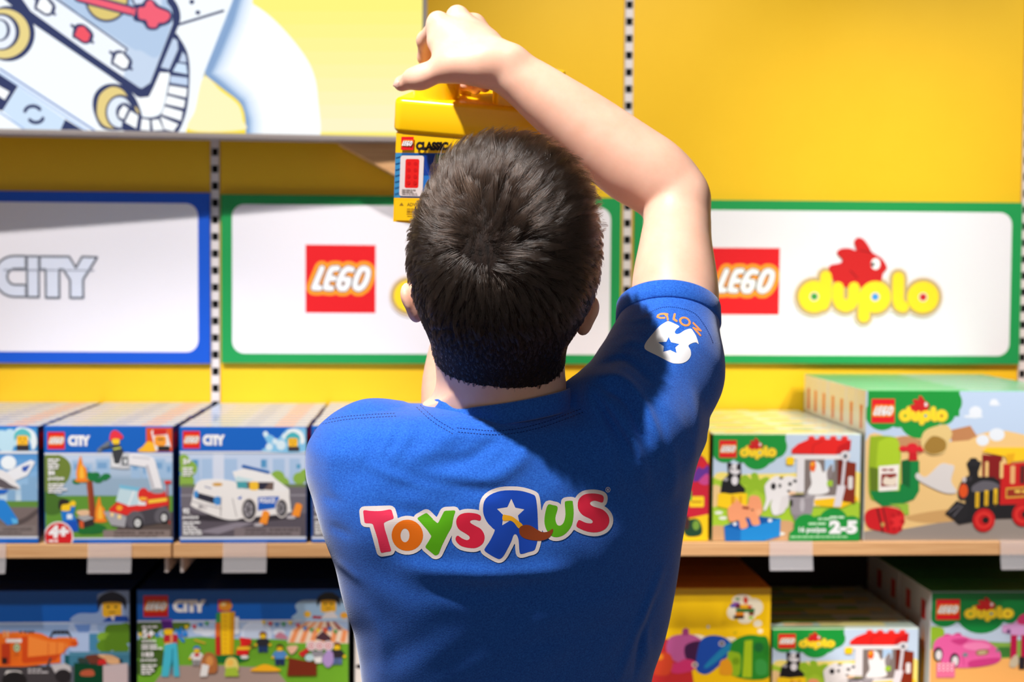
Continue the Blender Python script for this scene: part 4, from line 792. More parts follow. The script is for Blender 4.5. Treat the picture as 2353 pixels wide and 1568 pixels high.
# ------------------------------------------------------------------ light box
def art_light():
    A = Art(3.096, 0, 0)
    N, LB, WH = (58, 66, 104), (206, 226, 248), (250, 253, 255)
    def ln(p, wd, c=N, closed=False): A.line(p, wd, c, closed, cap=8)
    A.rect(-1800, -400, 3040, 1010, (255, 238, 120)); A.grad(1300, -400, 3040, 940, (255, 240, 96), (255, 240, 196), 14)
    for i in range(6): A.rect(2300 + i * 110, -400, 3040, 1010, (255, 238 + i * 2, 190 - i * 22)) if False else None
    # torso and arm
    A.smooth([(1690, -20), (1850, 60), (2000, 190), (2150, 370), (2230, 520), (2262, 700), (2262, 1010), (2000, 1012), (1750, 1010), (1740, 800), (1700, 730), (1560, 600), (1455, 530), (1520, 380), (1620, 160), (1660, 0)], WH)
    L1 = [(1690, -20), (1640, 150), (1545, 380), (1475, 530), (1580, 615), (1715, 735), (1752, 860), (1750, 1010)]
    for wd, c in ((230, (236, 244, 252)), (170, (222, 234, 248)), (120, (202, 220, 242)), (80, (172, 196, 226)), (44, (136, 166, 206))): ln(L1, wd, c)
    if False: A.smooth([(1690, -10), (1640, 180), (1500, 480), (1465, 530), (1560, 600), (1700, 720), (1745, 800), (1755, 1010), (1800, 1010), (1800, 760), (1700, 640), (1560, 520), (1560, 460), (1620, 300), (1700, 100)], (128, 160, 196))
    if False: A.smooth([(1690, -5), (1730, 80), (1680, 200), (1570, 430), (1590, 520), (1740, 650), (1810, 760), (1900, 860), (1800, 1010), (1900, 1010), (2000, 900), (1960, 700), (1750, 500), (1700, 300), (1800, 100)], (214, 230, 246))
    A.poly([(-1800, -400), (1680, -400), (1655, 0), (1450, 520), (1335, 1010), (-1800, 1010)], (244, 250, 255))
    A.smooth([(1455, 530), (1460, 535), (1580, 630), (1690, 715), (1730, 780), (1745, 860), (1748, 940), (1748, 1010), (1335, 1012), (1390, 780)], (255, 226, 40)); A.smooth([(1450, 548), (1570, 645), (1680, 730), (1715, 790), (1728, 860), (1730, 925), (1350, 925), (1390, 780)], (255, 243, 190)); ln([(1670, 0), (1480, 470)], 7, (130, 160, 200))
    ln([(1262, 178), (1588, 78)], 18); A.ell(1365, 14, 18, 18, N); A.ell(1408, 90, 18, 16, N)
    # console
    A.smooth([(380, -60), (620, -60), (1130, -60), (1240, 0), (1285, 120), (1240, 260), (1110, 600), (1060, 690), (980, 690), (860, 600), (120, 70), (60, -30)], N)
    A.poly([(430, -40), (1110, -60), (1190, 20), (1225, 100), (1230, 170), (1070, 590), (1010, 630), (950, 610), (880, 560), (220, 80), (150, -20)], (198, 214, 236)); A.poly([(150, -20), (360, -20), (905, 350), (880, 555), (220, 80)], (240, 246, 254)); ln([(400, -10), (905, 350), (880, 390)], 12)
    A.smooth([(430, -40), (1110, -60), (1190, 20), (1225, 120), (1130, 400), (1000, 360), (900, 320)], (180, 202, 230))
    A.ell(760, -20, 160, 180, N, n=30); A.ell(760, -20, 145, 162, (222, 200, 120), n=30); A.rect(940, -100, 1150, 40, (214, 226, 244)); ln([(940, -10), (960, 40), (1040, 30), (1080, 0)], 14)
    ln([(560, -20), (940, 80)], 76, N); ln([(560, -20), (930, 78)], 44, (240, 100, 120))
    for t in (0, 1): A.smooth([(985, 60), (1030, 50), (1045, 15), (1080, 5), (1110, 50), (1200, 90), (1205, 130), (1170, 160), (1130, 165), (1110, 195), (1060, 190), (1040, 145), (990, 130)] if t else [(955, 40), (1010, 25), (1040, -10), (1090, 0), (1135, 40), (1215, 80), (1222, 150), (1180, 180), (1145, 190), (1110, 215), (1050, 210), (1015, 165), (950, 140)], (240, 100, 120) if t else N)
    for x in (960, 1000): ln([(x, 65), (x - 10, 105)], 16, (240, 100, 120))
    for x, y, c in ((320, 40, WH), (590, 240, (240, 90, 104)), (865, 430, WH)):
        ln([(x - 80, y - 60), (x + 72, y + 64)], 20); A.smooth([(x - 75, y + 20), (x - 55, y - 60), (x + 10, y - 65), (x + 75, y), (x + 60, y + 60), (x + 10, y + 75), (x - 50, y + 40)], N); A.poly([(x - 58, y + 14), (x - 34, y - 46), (x + 6, y - 52), (x + 54, y + 6), (x + 38, y + 54), (x + 6, y + 58)], c)
    ln([(120, 60), (990, 655)], 52)
    # dials
    A.ell(60, 240, 190, 198, N, n=36); A.ell(30, 240, 182, 176, (232, 212, 140), n=36); A.ell(10, 228, 132, 132, N, n=30); A.ell(5, 230, 108, 118, (236, 242, 252), n=30); A.ell(0, 215, 74, 80, N); A.ell(-5, 215, 56, 70, (230, 240, 250)); 
    A.smooth([(660, 760), (680, 660), (760, 600), (880, 610), (960, 690), (1010, 820), (1000, 900), (900, 925), (760, 925), (700, 880)], N); A.smooth([(690, 790), (710, 680), (790, 620), (870, 640), (930, 720), (990, 800), (960, 870), (860, 915), (760, 905), (710, 860)], (230, 208, 136)); A.ell(858, 800, 108, 126, N, n=30); A.ell(852, 800, 88, 108, (228, 238, 250), n=30); A.ell(885, 800, 60, 68, N)
    # hose
    hose = [(860, 790), (935, 850), (1035, 880), (1130, 885), (1215, 850), (1240, 780), (1265, 690), (1275, 590), (1285, 500), (1295, 420)]
    A.smooth([(1130, 510), (1230, 250), (1290, 290), (1340, 400), (1350, 560), (1330, 780), (1270, 940), (1190, 1010), (880, 930), (930, 760), (1010, 830), (1110, 830), (1160, 780), (1195, 620), (1205, 520)], N)
    A.poly([(1145, 480), (1232, 272), (1262, 290), (1268, 350), (1205, 495)], (196, 212, 236)); A.poly([(1275, 440), (1300, 370), (1322, 400), (1328, 445)], (196, 212, 236)); A.poly([(1140, 515), (1196, 520), (1180, 640), (1140, 790), (1090, 830), (1030, 820), (970, 700), (1060, 690), (1095, 620)], WH)
    for q, c in (([(1230, 510), (1262, 450), (1325, 460), (1335, 530)], LB), ([(1215, 540), (1335, 555), (1335, 610), (1210, 590)], (196, 214, 240)), ([(1205, 610), (1332, 630), (1325, 695), (1195, 665)], WH), ([(1190, 680), (1318, 715), (1308, 770), (1175, 740)], WH), ([(1172, 758), (1300, 795), (1288, 860), (1150, 815)], WH), ([(1140, 830), (1270, 885), (1235, 935), (1170, 920)], WH), ([(1080, 855), (1130, 850), (1165, 925), (1090, 930)], WH), ([(1010, 845), (1065, 855), (1068, 930), (1000, 925)], WH), ([(930, 790), (985, 825), (970, 915), (890, 870)], WH), ([(850, 790), (880, 750), (915, 775), (880, 850), (845, 830)], WH)): A.poly(q, c)
    # stripes lower left
    ln([(0, 490), (720, 960)], 14, (120, 150, 205)); ln([(0, 520), (620, 930)], 20, (196, 216, 246)); A.poly([(-400, 300), (0, 530), (130, 615), (20, 790), (-400, 700)], N); A.poly([(-30, 600), (70, 655), (35, 712), (-40, 660)], WH); A.poly([(130, 620), (465, 850), (430, 930), (180, 930), (20, 790)], LB); A.poly([(465, 850), (600, 930), (430, 930)], N); ln([(0, 800), (180, 925)], 12, (160, 186, 226))
    ln(ellpts(235, 800, 56, 44, 0, 10, math.pi * 1.05, math.pi * 1.85), 26); ln(ellpts(258, 838, 50, 36, 0, 10, math.pi * .05, math.pi * .85), 26)
    return A
lb_x1 = w(970, 200, 2.94)
ang = math.radians(5)
d_ = Vector((math.cos(ang), math.sin(ang), 0))         # along the face, to the right and towards the wall
# find the left end on the line through the right end
P1 = Vector((lb_x1.x, 2.94, 0)); 
def on_face(px, py):
    r = ray(px, py); n = Vector((d_.y, -d_.x, 0)); t = (P1 - CAM).dot(n) / r.dot(n)
    return CAM + r * t
pl = on_face(-300, 150); L_ = (Vector((pl.x, pl.y, 0)) - P1).length
zb_ = on_face(480, 310).z; zt_ = zb_ + .62
lit = mat('lit_print', attr='print', emis=1.08, rough=.9, spec=0)
e = empty('light_box', (P1.x, P1.y, zb_), 'glowing light box with a drawn white robot on yellow, top left', 'light box')
O = P1 - d_ * L_
pm = PM()
pm.face([(O.x, O.y, zb_ + .004), (P1.x, P1.y, zb_ + .004), (P1.x, P1.y, zt_), (O.x, O.y, zt_)], (255, 238, 120))
AL = art_light()
# reference rectangle in photo px: x from the left end to the right end, y bottom 300..325 sheared; use the projected affine frame
def face_uv(px, py):
    p = on_face(px, py); return ((Vector((p.x, p.y, 0)) - O).length / L_ * (1 if (Vector((p.x, p.y, 0)) - O).dot(d_) > 0 else -1), (zt_ - p.z) / (zt_ - zb_ - .004))
for k, (P, T, c, zz) in enumerate(AL.L): AL.L[k] = ([face_uv(*p) for p in P], T, c, zz)
nrm = Vector((d_.y, -d_.x, 0))
pm.art(AL.norm(0, 0, 1, 1), (O.x, O.y, zt_), d_ * L_, (0, 0, -(zt_ - zb_ - .004)), nrm, lift=3e-5)
world_child('lit_face', pm.build(), lit, e)
def slab(z0, z1, s0, s1, f0, f1):
    """box along the light box: s along the face from its left end, f forward of the face"""
    bm = bmesh.new(); bm_box(bm, (s0, -f1, z0), (s1, -f0, z1), .001)
    M = Matrix(((d_.x, -d_.y, 0, O.x), (d_.y, d_.x, 0, O.y), (0, 0, 1, 0), (0, 0, 0, 1)))
    bm.transform(M); return from_bm(bm)
bodym = slab(zb_, zt_, 0, L_, -.055, -.002)
world_child('casing', bodym, white_metal, e)
bm = bmesh.new(); bm.from_mesh(slab(zb_ - .006, zb_ + .0035, 0, L_ + .009, -.056, .006)); bm.from_mesh(slab(zb_ + .0035, zt_, L_ + .0006, L_ + .009, -.056, .006))
world_child('frame', from_bm(bm), mat('grey_frame', (150, 140, 138), rough=.5), e)
# wooden bracket under its right end
tA, tB, tC = w(772, 329, 2.94), w(915, 336, 2.98), w(915, 408, 3.0)
bm = bmesh.new()
fr_ = [Vector((tA.x, 2.97, zb_ - .0065)), Vector((tB.x + .05, 2.97, zb_ - .0065)), Vector((tB.x + .05, 2.97, tC.z - .02)), Vector((tC.x, 2.97, tC.z))]
a_ = [bm.verts.new(p) for p in fr_]; b_ = [bm.verts.new(p + Vector((0, .085, 0))) for p in fr_]
bm.faces.new(a_); bm.faces.new(b_[::-1])
for i in range(4): bm.faces.new((a_[i], b_[i], b_[(i + 1) % 4], a_[(i + 1) % 4]))
o = link('wooden_bracket', from_bm(bm), wood); tag(o, 'wooden triangular bracket under the light box, behind the lifted yellow box', 'bracket')
# ------------------------------------------------------------------ implicit surfaces
class Field:
    def __init__(s, lo, hi, vox):
        s.lo = np.array(lo, np.float32); s.v = vox
        s.n = tuple(int(math.ceil((hi[i] - lo[i]) / vox)) + 1 for i in range(3))
        s.F = np.full(s.n, 1.0, np.float32)
        s.ax = [s.lo[i] + vox * np.arange(s.n[i], dtype=np.float32) for i in range(3)]
    def sub(s, lo, hi):
        a = [max(0, int((lo[i] - s.lo[i]) / s.v)) for i in range(3)]; b = [min(s.n[i], int((hi[i] - s.lo[i]) / s.v) + 2) for i in range(3)]
        if any(b[i] <= a[i] for i in range(3)): return None
        sl = tuple(slice(a[i], b[i]) for i in range(3))
        X = s.ax[0][sl[0]][:, None, None]; Y = s.ax[1][sl[1]][None, :, None]; Z = s.ax[2][sl[2]][None, None, :]
        return sl, X, Y, Z
    def union(s, sl, d, k):
        F = s.F[sl]
        h = np.maximum(k - np.abs(F - d), 0) / k if k > 0 else 0
        s.F[sl] = np.minimum(F, d) - h * h * k * .25
    def cone(s, a, b, ra, rb, k=.012, cut=None):
        a = np.array(a, np.float32); b = np.array(b, np.float32); R = max(ra, rb) + 2 * k + .01
        q = s.sub(np.minimum(a, b) - R, np.maximum(a, b) + R)
        if q is None: return
        sl, X, Y, Z = q; ba = b - a; L2 = float(ba @ ba) or 1e-9
        t = np.clip(((X - a[0]) * ba[0] + (Y - a[1]) * ba[1] + (Z - a[2]) * ba[2]) / L2, 0, 1)
        d = np.sqrt((X - a[0] - t * ba[0]) ** 2 + (Y - a[1] - t * ba[1]) ** 2 + (Z - a[2] - t * ba[2]) ** 2) - (ra + t * (rb - ra))
        if cut is not None:
            p, n = cut; d = np.maximum(d, (X - p[0]) * n[0] + (Y - p[1]) * n[1] + (Z - p[2]) * n[2])
        s.union(sl, d, k)
    def chain(s, pts, rs, k=.012):
        for i in range(len(pts) - 1): s.cone(pts[i], pts[i + 1], rs[i], rs[i + 1], k)
    def tube(s, pts, rs, k=.0015, n=5):
        q = crom([(*p, r) for p, r in zip(pts, rs)], n, False)
        for a, b in zip(q, q[1:]): s.cone(a[:3], b[:3], a[3], b[3], k)
    def ell(s, c, r, k=.012, rot=None, sub=False):
        c = np.array(c, np.float32); R = max(r) + 2 * k + .01
        q = s.sub(c - R, c + R)
        if q is None: return
        sl, X, Y, Z = q; X = X - c[0]; Y = Y - c[1]; Z = Z - c[2]
        if rot is not None:
            M = rot.inverted(); X, Y, Z = [M[i][0] * X + M[i][1] * Y + M[i][2] * Z for i in range(3)]
        k0 = np.sqrt((X / r[0]) ** 2 + (Y / r[1]) ** 2 + (Z / r[2]) ** 2)
        k1 = np.sqrt((X / r[0] ** 2) ** 2 + (Y / r[1] ** 2) ** 2 + (Z / r[2] ** 2) ** 2) + 1e-6
        d = k0 * (k0 - 1) / k1
        if sub:
            F = s.F[sl]; h = np.maximum(k - np.abs(F + d), 0) / k
            s.F[sl] = np.maximum(F, -d) + h * h * k * .25
        else: s.union(sl, d, k)
    def loft(s, rows, n=2.5, k=.03, margin=.08, shear=0):
        """rows (z, cx, cy, a, b) from low to high"""
        rows = sorted(rows); z = np.array([r[0] for r in rows])
        lo = [min(r[1] - r[3] for r in rows) - margin, min(r[2] - r[4] for r in rows) - margin, z[0] - margin]
        hi = [max(r[1] + r[3] for r in rows) + margin, max(r[2] + r[4] for r in rows) + margin, z[-1] + margin]
        q = s.sub(lo, hi)
        if q is None: return
        sl, X, Y, Z = q; zz = Z[0, 0]
        zc = np.clip(zz, z[0], z[-1])
        # smooth interpolation of the table
        def ip(c):
            v = np.array([r[c] for r in rows]); m = np.gradient(v, z); i = np.clip(np.searchsorted(z, zc) - 1, 0, len(z) - 2)
            h = z[i + 1] - z[i]; t = (zc - z[i]) / h
            return ((2 * t ** 3 - 3 * t ** 2 + 1) * v[i] + (t ** 3 - 2 * t ** 2 + t) * h * m[i] + (-2 * t ** 3 + 3 * t ** 2) * v[i + 1] + (t ** 3 - t ** 2) * h * m[i + 1]).astype(np.float32)
        cx, cy, a, b = [ip(c) for c in (1, 2, 3, 4)]
        x = np.abs(X - cx) / a; y = np.abs(Y - cy - shear * (X - cx)) / b
        qv = (x ** n + y ** n) ** (1 / n) + 1e-6
        g = np.sqrt((x ** (n - 1) / a) ** 2 + (y ** (n - 1) / b) ** 2) * qv ** (1 - n) + 1e-3
        d = (qv - 1) / g
        d = np.maximum(d, np.maximum(z[0] - Z, Z - z[-1])).astype(np.float32)
        s.union(sl, d, k)
    def surface(s):
        F = s.F; v = s.v; n = s.n
        IN = F < 0
        c = np.zeros(tuple(k - 1 for k in n), np.uint8)
        for dx in (0, 1):
            for dy in (0, 1):
                for dz in (0, 1):
                    c += IN[dx:n[0] - 1 + dx, dy:n[1] - 1 + dy, dz:n[2] - 1 + dz]
        act = np.argwhere((c > 0) & (c < 8)); idx = np.full(c.shape, -1, np.int32); idx[tuple(act.T)] = np.arange(len(act)); del c
        acc = np.zeros((len(act), 3)); cnt = np.zeros(len(act))
        cor = [(i, j, k) for i in (0, 1) for j in (0, 1) for k in (0, 1)]
        V = {q: F[act[:, 0] + q[0], act[:, 1] + q[1], act[:, 2] + q[2]] for q in cor}
        for q in cor:
            for ax in range(3):
                if q[ax]: continue
                r = list(q); r[ax] = 1; r = tuple(r); a, b = V[q], V[r]
                m = (a < 0) != (b < 0); t = np.where(m, a / np.where(m, a - b, 1), 0)
                p = np.tile(np.array(q, float), (len(act), 1)); p[:, ax] += t
                acc[m] += p[m]; cnt[m] += 1
        P = (act + acc / cnt[:, None]) * v + s.lo
        faces = []
        for ax in range(3):
            o = [(1, 2), (2, 0), (0, 1)][ax]
            A_ = [slice(None)] * 3; B_ = [slice(None)] * 3; A_[ax] = slice(0, -1); B_[ax] = slice(1, None)
            a, b = IN[tuple(A_)], IN[tuple(B_)]
            e = np.argwhere(a != b); e = e[(e[:, o[0]] > 0) & (e[:, o[1]] > 0) & (e[:, o[0]] < n[o[0]] - 1) & (e[:, o[1]] < n[o[1]] - 1)]
            sgn = a[tuple(e.T)]
            q = []
            for du, dv in ((0, 0), (1, 0), (1, 1), (0, 1)):
                g = e.copy(); g[:, o[0]] -= du; g[:, o[1]] -= dv; q.append(idx[tuple(g.T)])
            q = np.stack(q, 1); q[~sgn] = q[~sgn][:, ::-1]; faces.append(q)
        Q = np.concatenate(faces); Q = Q[(Q >= 0).all(1)]
        return P, Q[:, ::1]

def np_mesh(P, Q, name='mesh'):
    me = bpy.data.meshes.new(name); me.vertices.add(len(P)); me.vertices.foreach_set('co', P.astype(np.float32).ravel())
    me.loops.add(Q.size); me.loops.foreach_set('vertex_index', Q.astype(np.int32).ravel())
    me.polygons.add(len(Q)); me.polygons.foreach_set('loop_start', np.arange(0, Q.size, 4, dtype=np.int32)); me.polygons.foreach_set('loop_total', np.full(len(Q), 4, np.int32))
    me.update(calc_edges=True); me.validate(); me.shade_smooth(); return me

def relax(P, Q, it=2, lam=.5):
    n = len(P)
    for _ in range(it):
        S = np.zeros((n, 3)); c = np.zeros(n)
        for i in range(4):
            a, b = Q[:, i], Q[:, (i + 1) % 4]
            for d in range(3): S[:, d] += np.bincount(a, P[b, d], n) + np.bincount(b, P[a, d], n)
            c += np.bincount(a, minlength=n) + np.bincount(b, minlength=n)
        P = P + lam * (S / np.maximum(c, 1)[:, None] - P)
    return P

# ------------------------------------------------------------------ the person
skin = mat('skin', (240, 190, 166), rough=.45, sss=.25, spec=.4)
noise_mix(skin, (234, 180, 154), (242, 194, 170), nscale=30, detail=4, lo=.3, hi=.7, bump=.12, bdist=.0006)
PX = lambda px, py, Y: np.array(w(px, py, Y))
rr = lambda px, Y: px * Y / F

HC = PX(1157, 592, 1.40)                       # middle of the skull
HR = (Euler((math.radians(14), math.radians(4), 0))).to_matrix()   # chin up a little, head tipped to the right
def hl(x, y, z): return HC + np.array(HR @ Vector((x, y, z)))

# right arm joints (the one in front of the green sign)
SR, ER = PX(1490, 930, 1.455), PX(1548, 450, 1.60)
WR = PX(1128, 143, 1.615)
# left arm, mostly behind the head
SL, EL, WL = PX(850, 1085, 1.44), PX(1045, 985, 1.655), PX(1085, 640, 1.70)

BW, BD, BH = .178, .250, .145
Mr = Euler((math.radians(14), math.radians(2.2), math.radians(-14)), 'ZYX').to_matrix()
# bottom-left-front corner from the photo
tl = PX(903, 224, 1.697)
o_tl = Vector(tl); Mb = Mr.to_4x4(); Mb.translation = o_tl - Mr @ Vector((-BW / 2, -BD / 2, BH))
def build_body():
    global SL
    f = Field((-.20, 1.24, 1.02), (.34, 1.82, 1.81), .0021)
    # skull, jaw, neck
    f.ell(hl(0, .0, .012), (.0805, .098, .089), .02, HR)
    f.ell(hl(0, -.022, -.02), (.079, .078, .080), .03, HR)
    f.ell(hl(0, .035, -.06), (.058, .060, .055), .03, HR)
    f.ell(hl(0, .062, -.088), (.036, .036, .028), .03, HR)
    nb = PX(1158, 985, 1.455)
    f.cone(nb, hl(0, -.012, -.07), .062, .056, .03)
    f.cone(nb + np.array([0, .012, 0]), hl(0, .02, -.06), .055, .050, .03)
    # face
    f.cone(hl(0, .102, .010), hl(0, .122, -.026), .007, .0105, .012); f.ell(hl(.011, .112, -.030), (.008, .009, .007), .008, HR); f.ell(hl(-.011, .112, -.030), (.008, .009, .007), .008, HR)
    f.cone(hl(-.034, .088, .020), hl(.034, .088, .020), .010, .010, .015)
    for sx in (-1, 1):
        f.ell(hl(sx * .030, .100, .006), (.015, .010, .008), .010, HR, sub=True)
        f.ell(hl(sx * .030, .086, .004), (.0125, .0125, .0125), .004, HR)
        f.ell(hl(sx * .046, .066, -.022), (.018, .018, .016), .02, HR)
    f.cone(hl(-.020, .098, -.054), hl(.020, .098, -.054), .0055, .0055, .006); f.cone(hl(-.016, .098, -.064), hl(.016, .098, -.064), .006, .006, .005)
    # ears
    for sx, px, py in ((-1, 946, 692), (1, 1350, 722)):
        c = PX(px, py, 1.418)
        R = (Euler((math.radians(14), 0, math.radians(sx * 20))).to_matrix() @ Euler((0, math.radians(sx * 12), 0)).to_matrix())
        f.ell(c, (.0062, .014, .0165), .004, R)
        f.ell(c + np.array([sx * .003, .002, .006]), (.0058, .014, .0115), .004, R)
        f.ell(c + np.array([-sx * .004, .0, -.013]), (.0052, .008, .008), .006, R)
        f.ell(c + np.array([sx * .008, .008, .002]), (.005, .009, .012), .004, R, sub=True)
        f.ell(c + np.array([-sx * .008, .002, .002]), (.008, .010, .013), .008, R)
    # torso under the shirt
    f.loft([(.98, .075, 1.49, .10, .060), (1.1, .072, 1.475, .115, .060), (1.2, .07, 1.455, .13, .065), (1.28, .065, 1.455, .135, .065), (1.33, .06, 1.46, .11, .060), (1.37, .065, 1.46, .075, .05)], 2.3, .03, shear=.2)
    # right arm
    f.cone(PX(1400, 1040, 1.465), SR, .045, .042, .03)
    arm = [(1490, 930, 1.455, 78), (1530, 850, 1.49, 86), (1549, 770, 1.51, 93), (1552, 700, 1.53, 99), (1551, 640, 1.548, 96), (1553, 560, 1.57, 82), (1556, 500, 1.588, 76), (1541, 445, 1.602, 82), (1500, 405, 1.606, 88), (1445, 370, 1.61, 90), (1350, 297, 1.612, 81), (1262, 230, 1.612, 68), (1200, 184, 1.613, 58), (1128, 143, 1.615, 49)]
    f.tube([PX(*q[:3]) for q in arm], [rr(q[3], q[2]) for q in arm])
    f.ell(PX(1582, 452, 1.592), (.018, .020, .020), .016)
    f.ell(PX(1172, 128, 1.603), (.012, .012, .010), .020)                      # wrist bone
    # right hand: palm
    mcp = [PX(1008, 58, 1.645), PX(1052, 44, 1.668), PX(1092, 62, 1.684), PX(1122, 92, 1.690)]
    for m, r in zip(mcp, (.0135, .0135, .0125, .0115)): f.cone(WR, m, .017, r, .016)
    f.cone(PX(1060, 100, 1.640), PX(1100, 120, 1.65), .020, .020, .02)
    for m in mcp[:3]: f.ell(m + np.array([-.001, -.003, .007]), (.0075, .0075, .0065), .008)
    # fingers curled down behind the stud
    FI = [([mcp[0], PX(978, 92, 1.688), PX(978, 132, 1.712), PX(990, 158, 1.722)], (.0115, .0095, .0085, .0075)),
          ([mcp[1], PX(1030, 100, 1.722), PX(1055, 146, 1.740), PX(1066, 194, 1.737)], (.0115, .0098, .0088, .0078)),
          ([mcp[2], PX(1086, 108, 1.732), PX(1094, 155, 1.745), PX(1093, 203, 1.735)], (.0108, .0092, .0082, .0074)),
          ([mcp[3], PX(1124, 124, 1.722), PX(1122, 158, 1.728), PX(1114, 200, 1.722)], (.0098, .0082, .0074, .0068))]
    for p, r in FI: f.chain(p, r, .006)
    # thumb
    f.ell(PX(1072, 148, 1.612), (.026, .018, .018), .018, Euler((0, math.radians(8), 0)).to_matrix())
    f.chain([PX(1105, 148, 1.612), PX(1036, 152, 1.618), PX(972, 176, 1.632), PX(923, 192, 1.650)], (.017, .0150, .0112, .0088), .012)
    f.ell(PX(955, 180, 1.636), (.013, .010, .0095), .008, Euler((0, math.radians(20), 0)).to_matrix())
    f.cone(PX(1036, 135, 1.625), PX(1004, 100, 1.640), .012, .010, .016)      # web of the thumb
    # left arm
    f.cone(PX(930, 1100, 1.46), PX(860, 1085, 1.46), .045, .042, .03); SL = PX(860, 1085, 1.46); f.cone(SL, EL, .048, .039, .03)
    f.ell(EL, (.038, .036, .038), .02)
    f.tube([EL, PX(1052, 880, 1.675), PX(1070, 760, 1.69), WL], [.037, .040, .035, .026])
    # left hand flat under the box
    bl = lambda x, y, z: np.array(Mb @ Vector((x, y, z)))
    b0 = bl(.000, -.060, -.0285)
    f.cone(WL, b0, .025, .019, .02)
    kn = [bl(.000 + dx, -.060 + .062 - abs(dx) * .3, -.0162) for dx in (-.032, -.011, .011, .031)]
    for q in kn: f.cone(b0, q, .017, .0115, .016)
    for dx, L, ex in zip((-.032, -.011, .011, .031), (.062, .070, .066, .052), (-.010, -.003, .005, .012)):
        y0 = .002 - abs(dx) * .3
        f.chain([bl(dx, y0, -.0150), bl(dx + ex * .6, y0 + L * .42, -.0115), bl(dx + ex, y0 + L * .75, -.0100), bl(dx + ex * 1.2, y0 + L, -.0085)], (.0108, .0098, .0088, .0075), .005)
    f.chain([bl(-.012, -.045, -.022), bl(-.040, -.030, -.016), bl(-.060, -.012, -.0125), bl(-.070, .010, -.0095)], (.017, .0135, .011, .0088), .01)
    P, Q = f.surface(); return relax(P, Q, 1, .35), Q
P, Q = build_body()
bottom = Vector((.075, 1.46, 0))
person = empty('person', bottom, 'person seen from behind in a blue T-shirt, one arm raised to hold a yellow box', 'person')
PB = (P, Q)
body_me = np_mesh(P, Q)
body = world_child('body', body_me, skin, person)
bvh_body = BVHTree.FromPolygons([tuple(p) for p in P], [tuple(q) for q in Q])

# ------------------------------------------------------------------ shirt
sh = mat('blue_jersey', (24, 84, 205), rough=.85, spec=.2, sheen=.35)
n_, l_, b_ = nodes(sh)
tc = n_.new('ShaderNodeTexCoord')
mp = n_.new('ShaderNodeMapping'); mp.inputs['Scale'].default_value = (500, 500, 1500); mp.inputs['Rotation'].default_value = (0, .25, 0)
nz = n_.new('ShaderNodeTexNoise'); nz.inputs['Scale'].default_value = 1; nz.inputs['Detail'].default_value = 3
nz2 = n_.new('ShaderNodeTexNoise'); nz2.inputs['Scale'].default_value = 700; nz2.inputs['Detail'].default_value = 5
add = n_.new('ShaderNodeMath'); add.operation = 'MULTIPLY_ADD'; add.inputs[1].default_value = .5
cr = n_.new('ShaderNodeValToRGB'); cr.color_ramp.elements[0].position = .45; cr.color_ramp.elements[1].position = 1.0
cr.color_ramp.elements[0].color = (*srgb(14, 70, 168), 1); cr.color_ramp.elements[1].color = (*srgb(44, 112, 214), 1)
l_.new(tc.outputs['Object'], mp.inputs['Vector']); l_.new(mp.outputs['Vector'], nz.inputs['Vector']); l_.new(tc.outputs['Object'], nz2.inputs['Vector'])
l_.new(nz.outputs['Fac'], add.inputs[0]); l_.new(nz2.outputs['Fac'], add.inputs[2]); l_.new(add.outputs[0], cr.inputs['Fac']); l_.new(cr.outputs['Color'], b_.inputs['Base Color'])
bp = n_.new('ShaderNodeBump'); bp.inputs['Strength'].default_value = .25; bp.inputs['Distance'].default_value = .0005
l_.new(add.outputs[0], bp.inputs['Height']); l_.new(bp.outputs['Normal'], b_.inputs['Normal'])

TORSO = [(912, 1085, 1275, 1.412, .040), (926, 1010, 1330, 1.398, .052), (940, 880, 1450, 1.380, .070), (960, 796, 1575, 1.366, .088),
         (1000, 744, 1622, 1.354, .098), (1060, 732, 1612, 1.345, .104), (1120, 733, 1602, 1.340, .108), (1190, 746, 1590, 1.339, .110), (1290, 778, 1574, 1.345, .110),
         (1380, 803, 1560, 1.356, .106), (1480, 827, 1538, 1.371, .100), (1568, 838, 1508, 1.384, .098), (1700, 845, 1500, 1.392, .102), (1900, 830, 1515, 1.385, .115), (2010, 822, 1520, 1.382, .12)]
rows_t = []
for py, xl, xr, yb, b in TORSO:
    Ys = yb + b; A_, B_ = w(xl, py, Ys), w(xr, py, Ys)
    rows_t.append((w(1150, py, Ys).z, (A_.x + B_.x) / 2, yb + b, (B_.x - A_.x) / 2, b))
zhem = min(r[0] for r in rows_t)
sleeve_end = PX(1553, 716, 1.528); sleeve_mid = PX(1520, 850, 1.48)
ax_s = (PX(1552, 600, 1.56) - PX(1551, 740, 1.52)); ax_s = ax_s / np.linalg.norm(ax_s)
ax_n = ax_s + np.array([0, 0.0, .0])
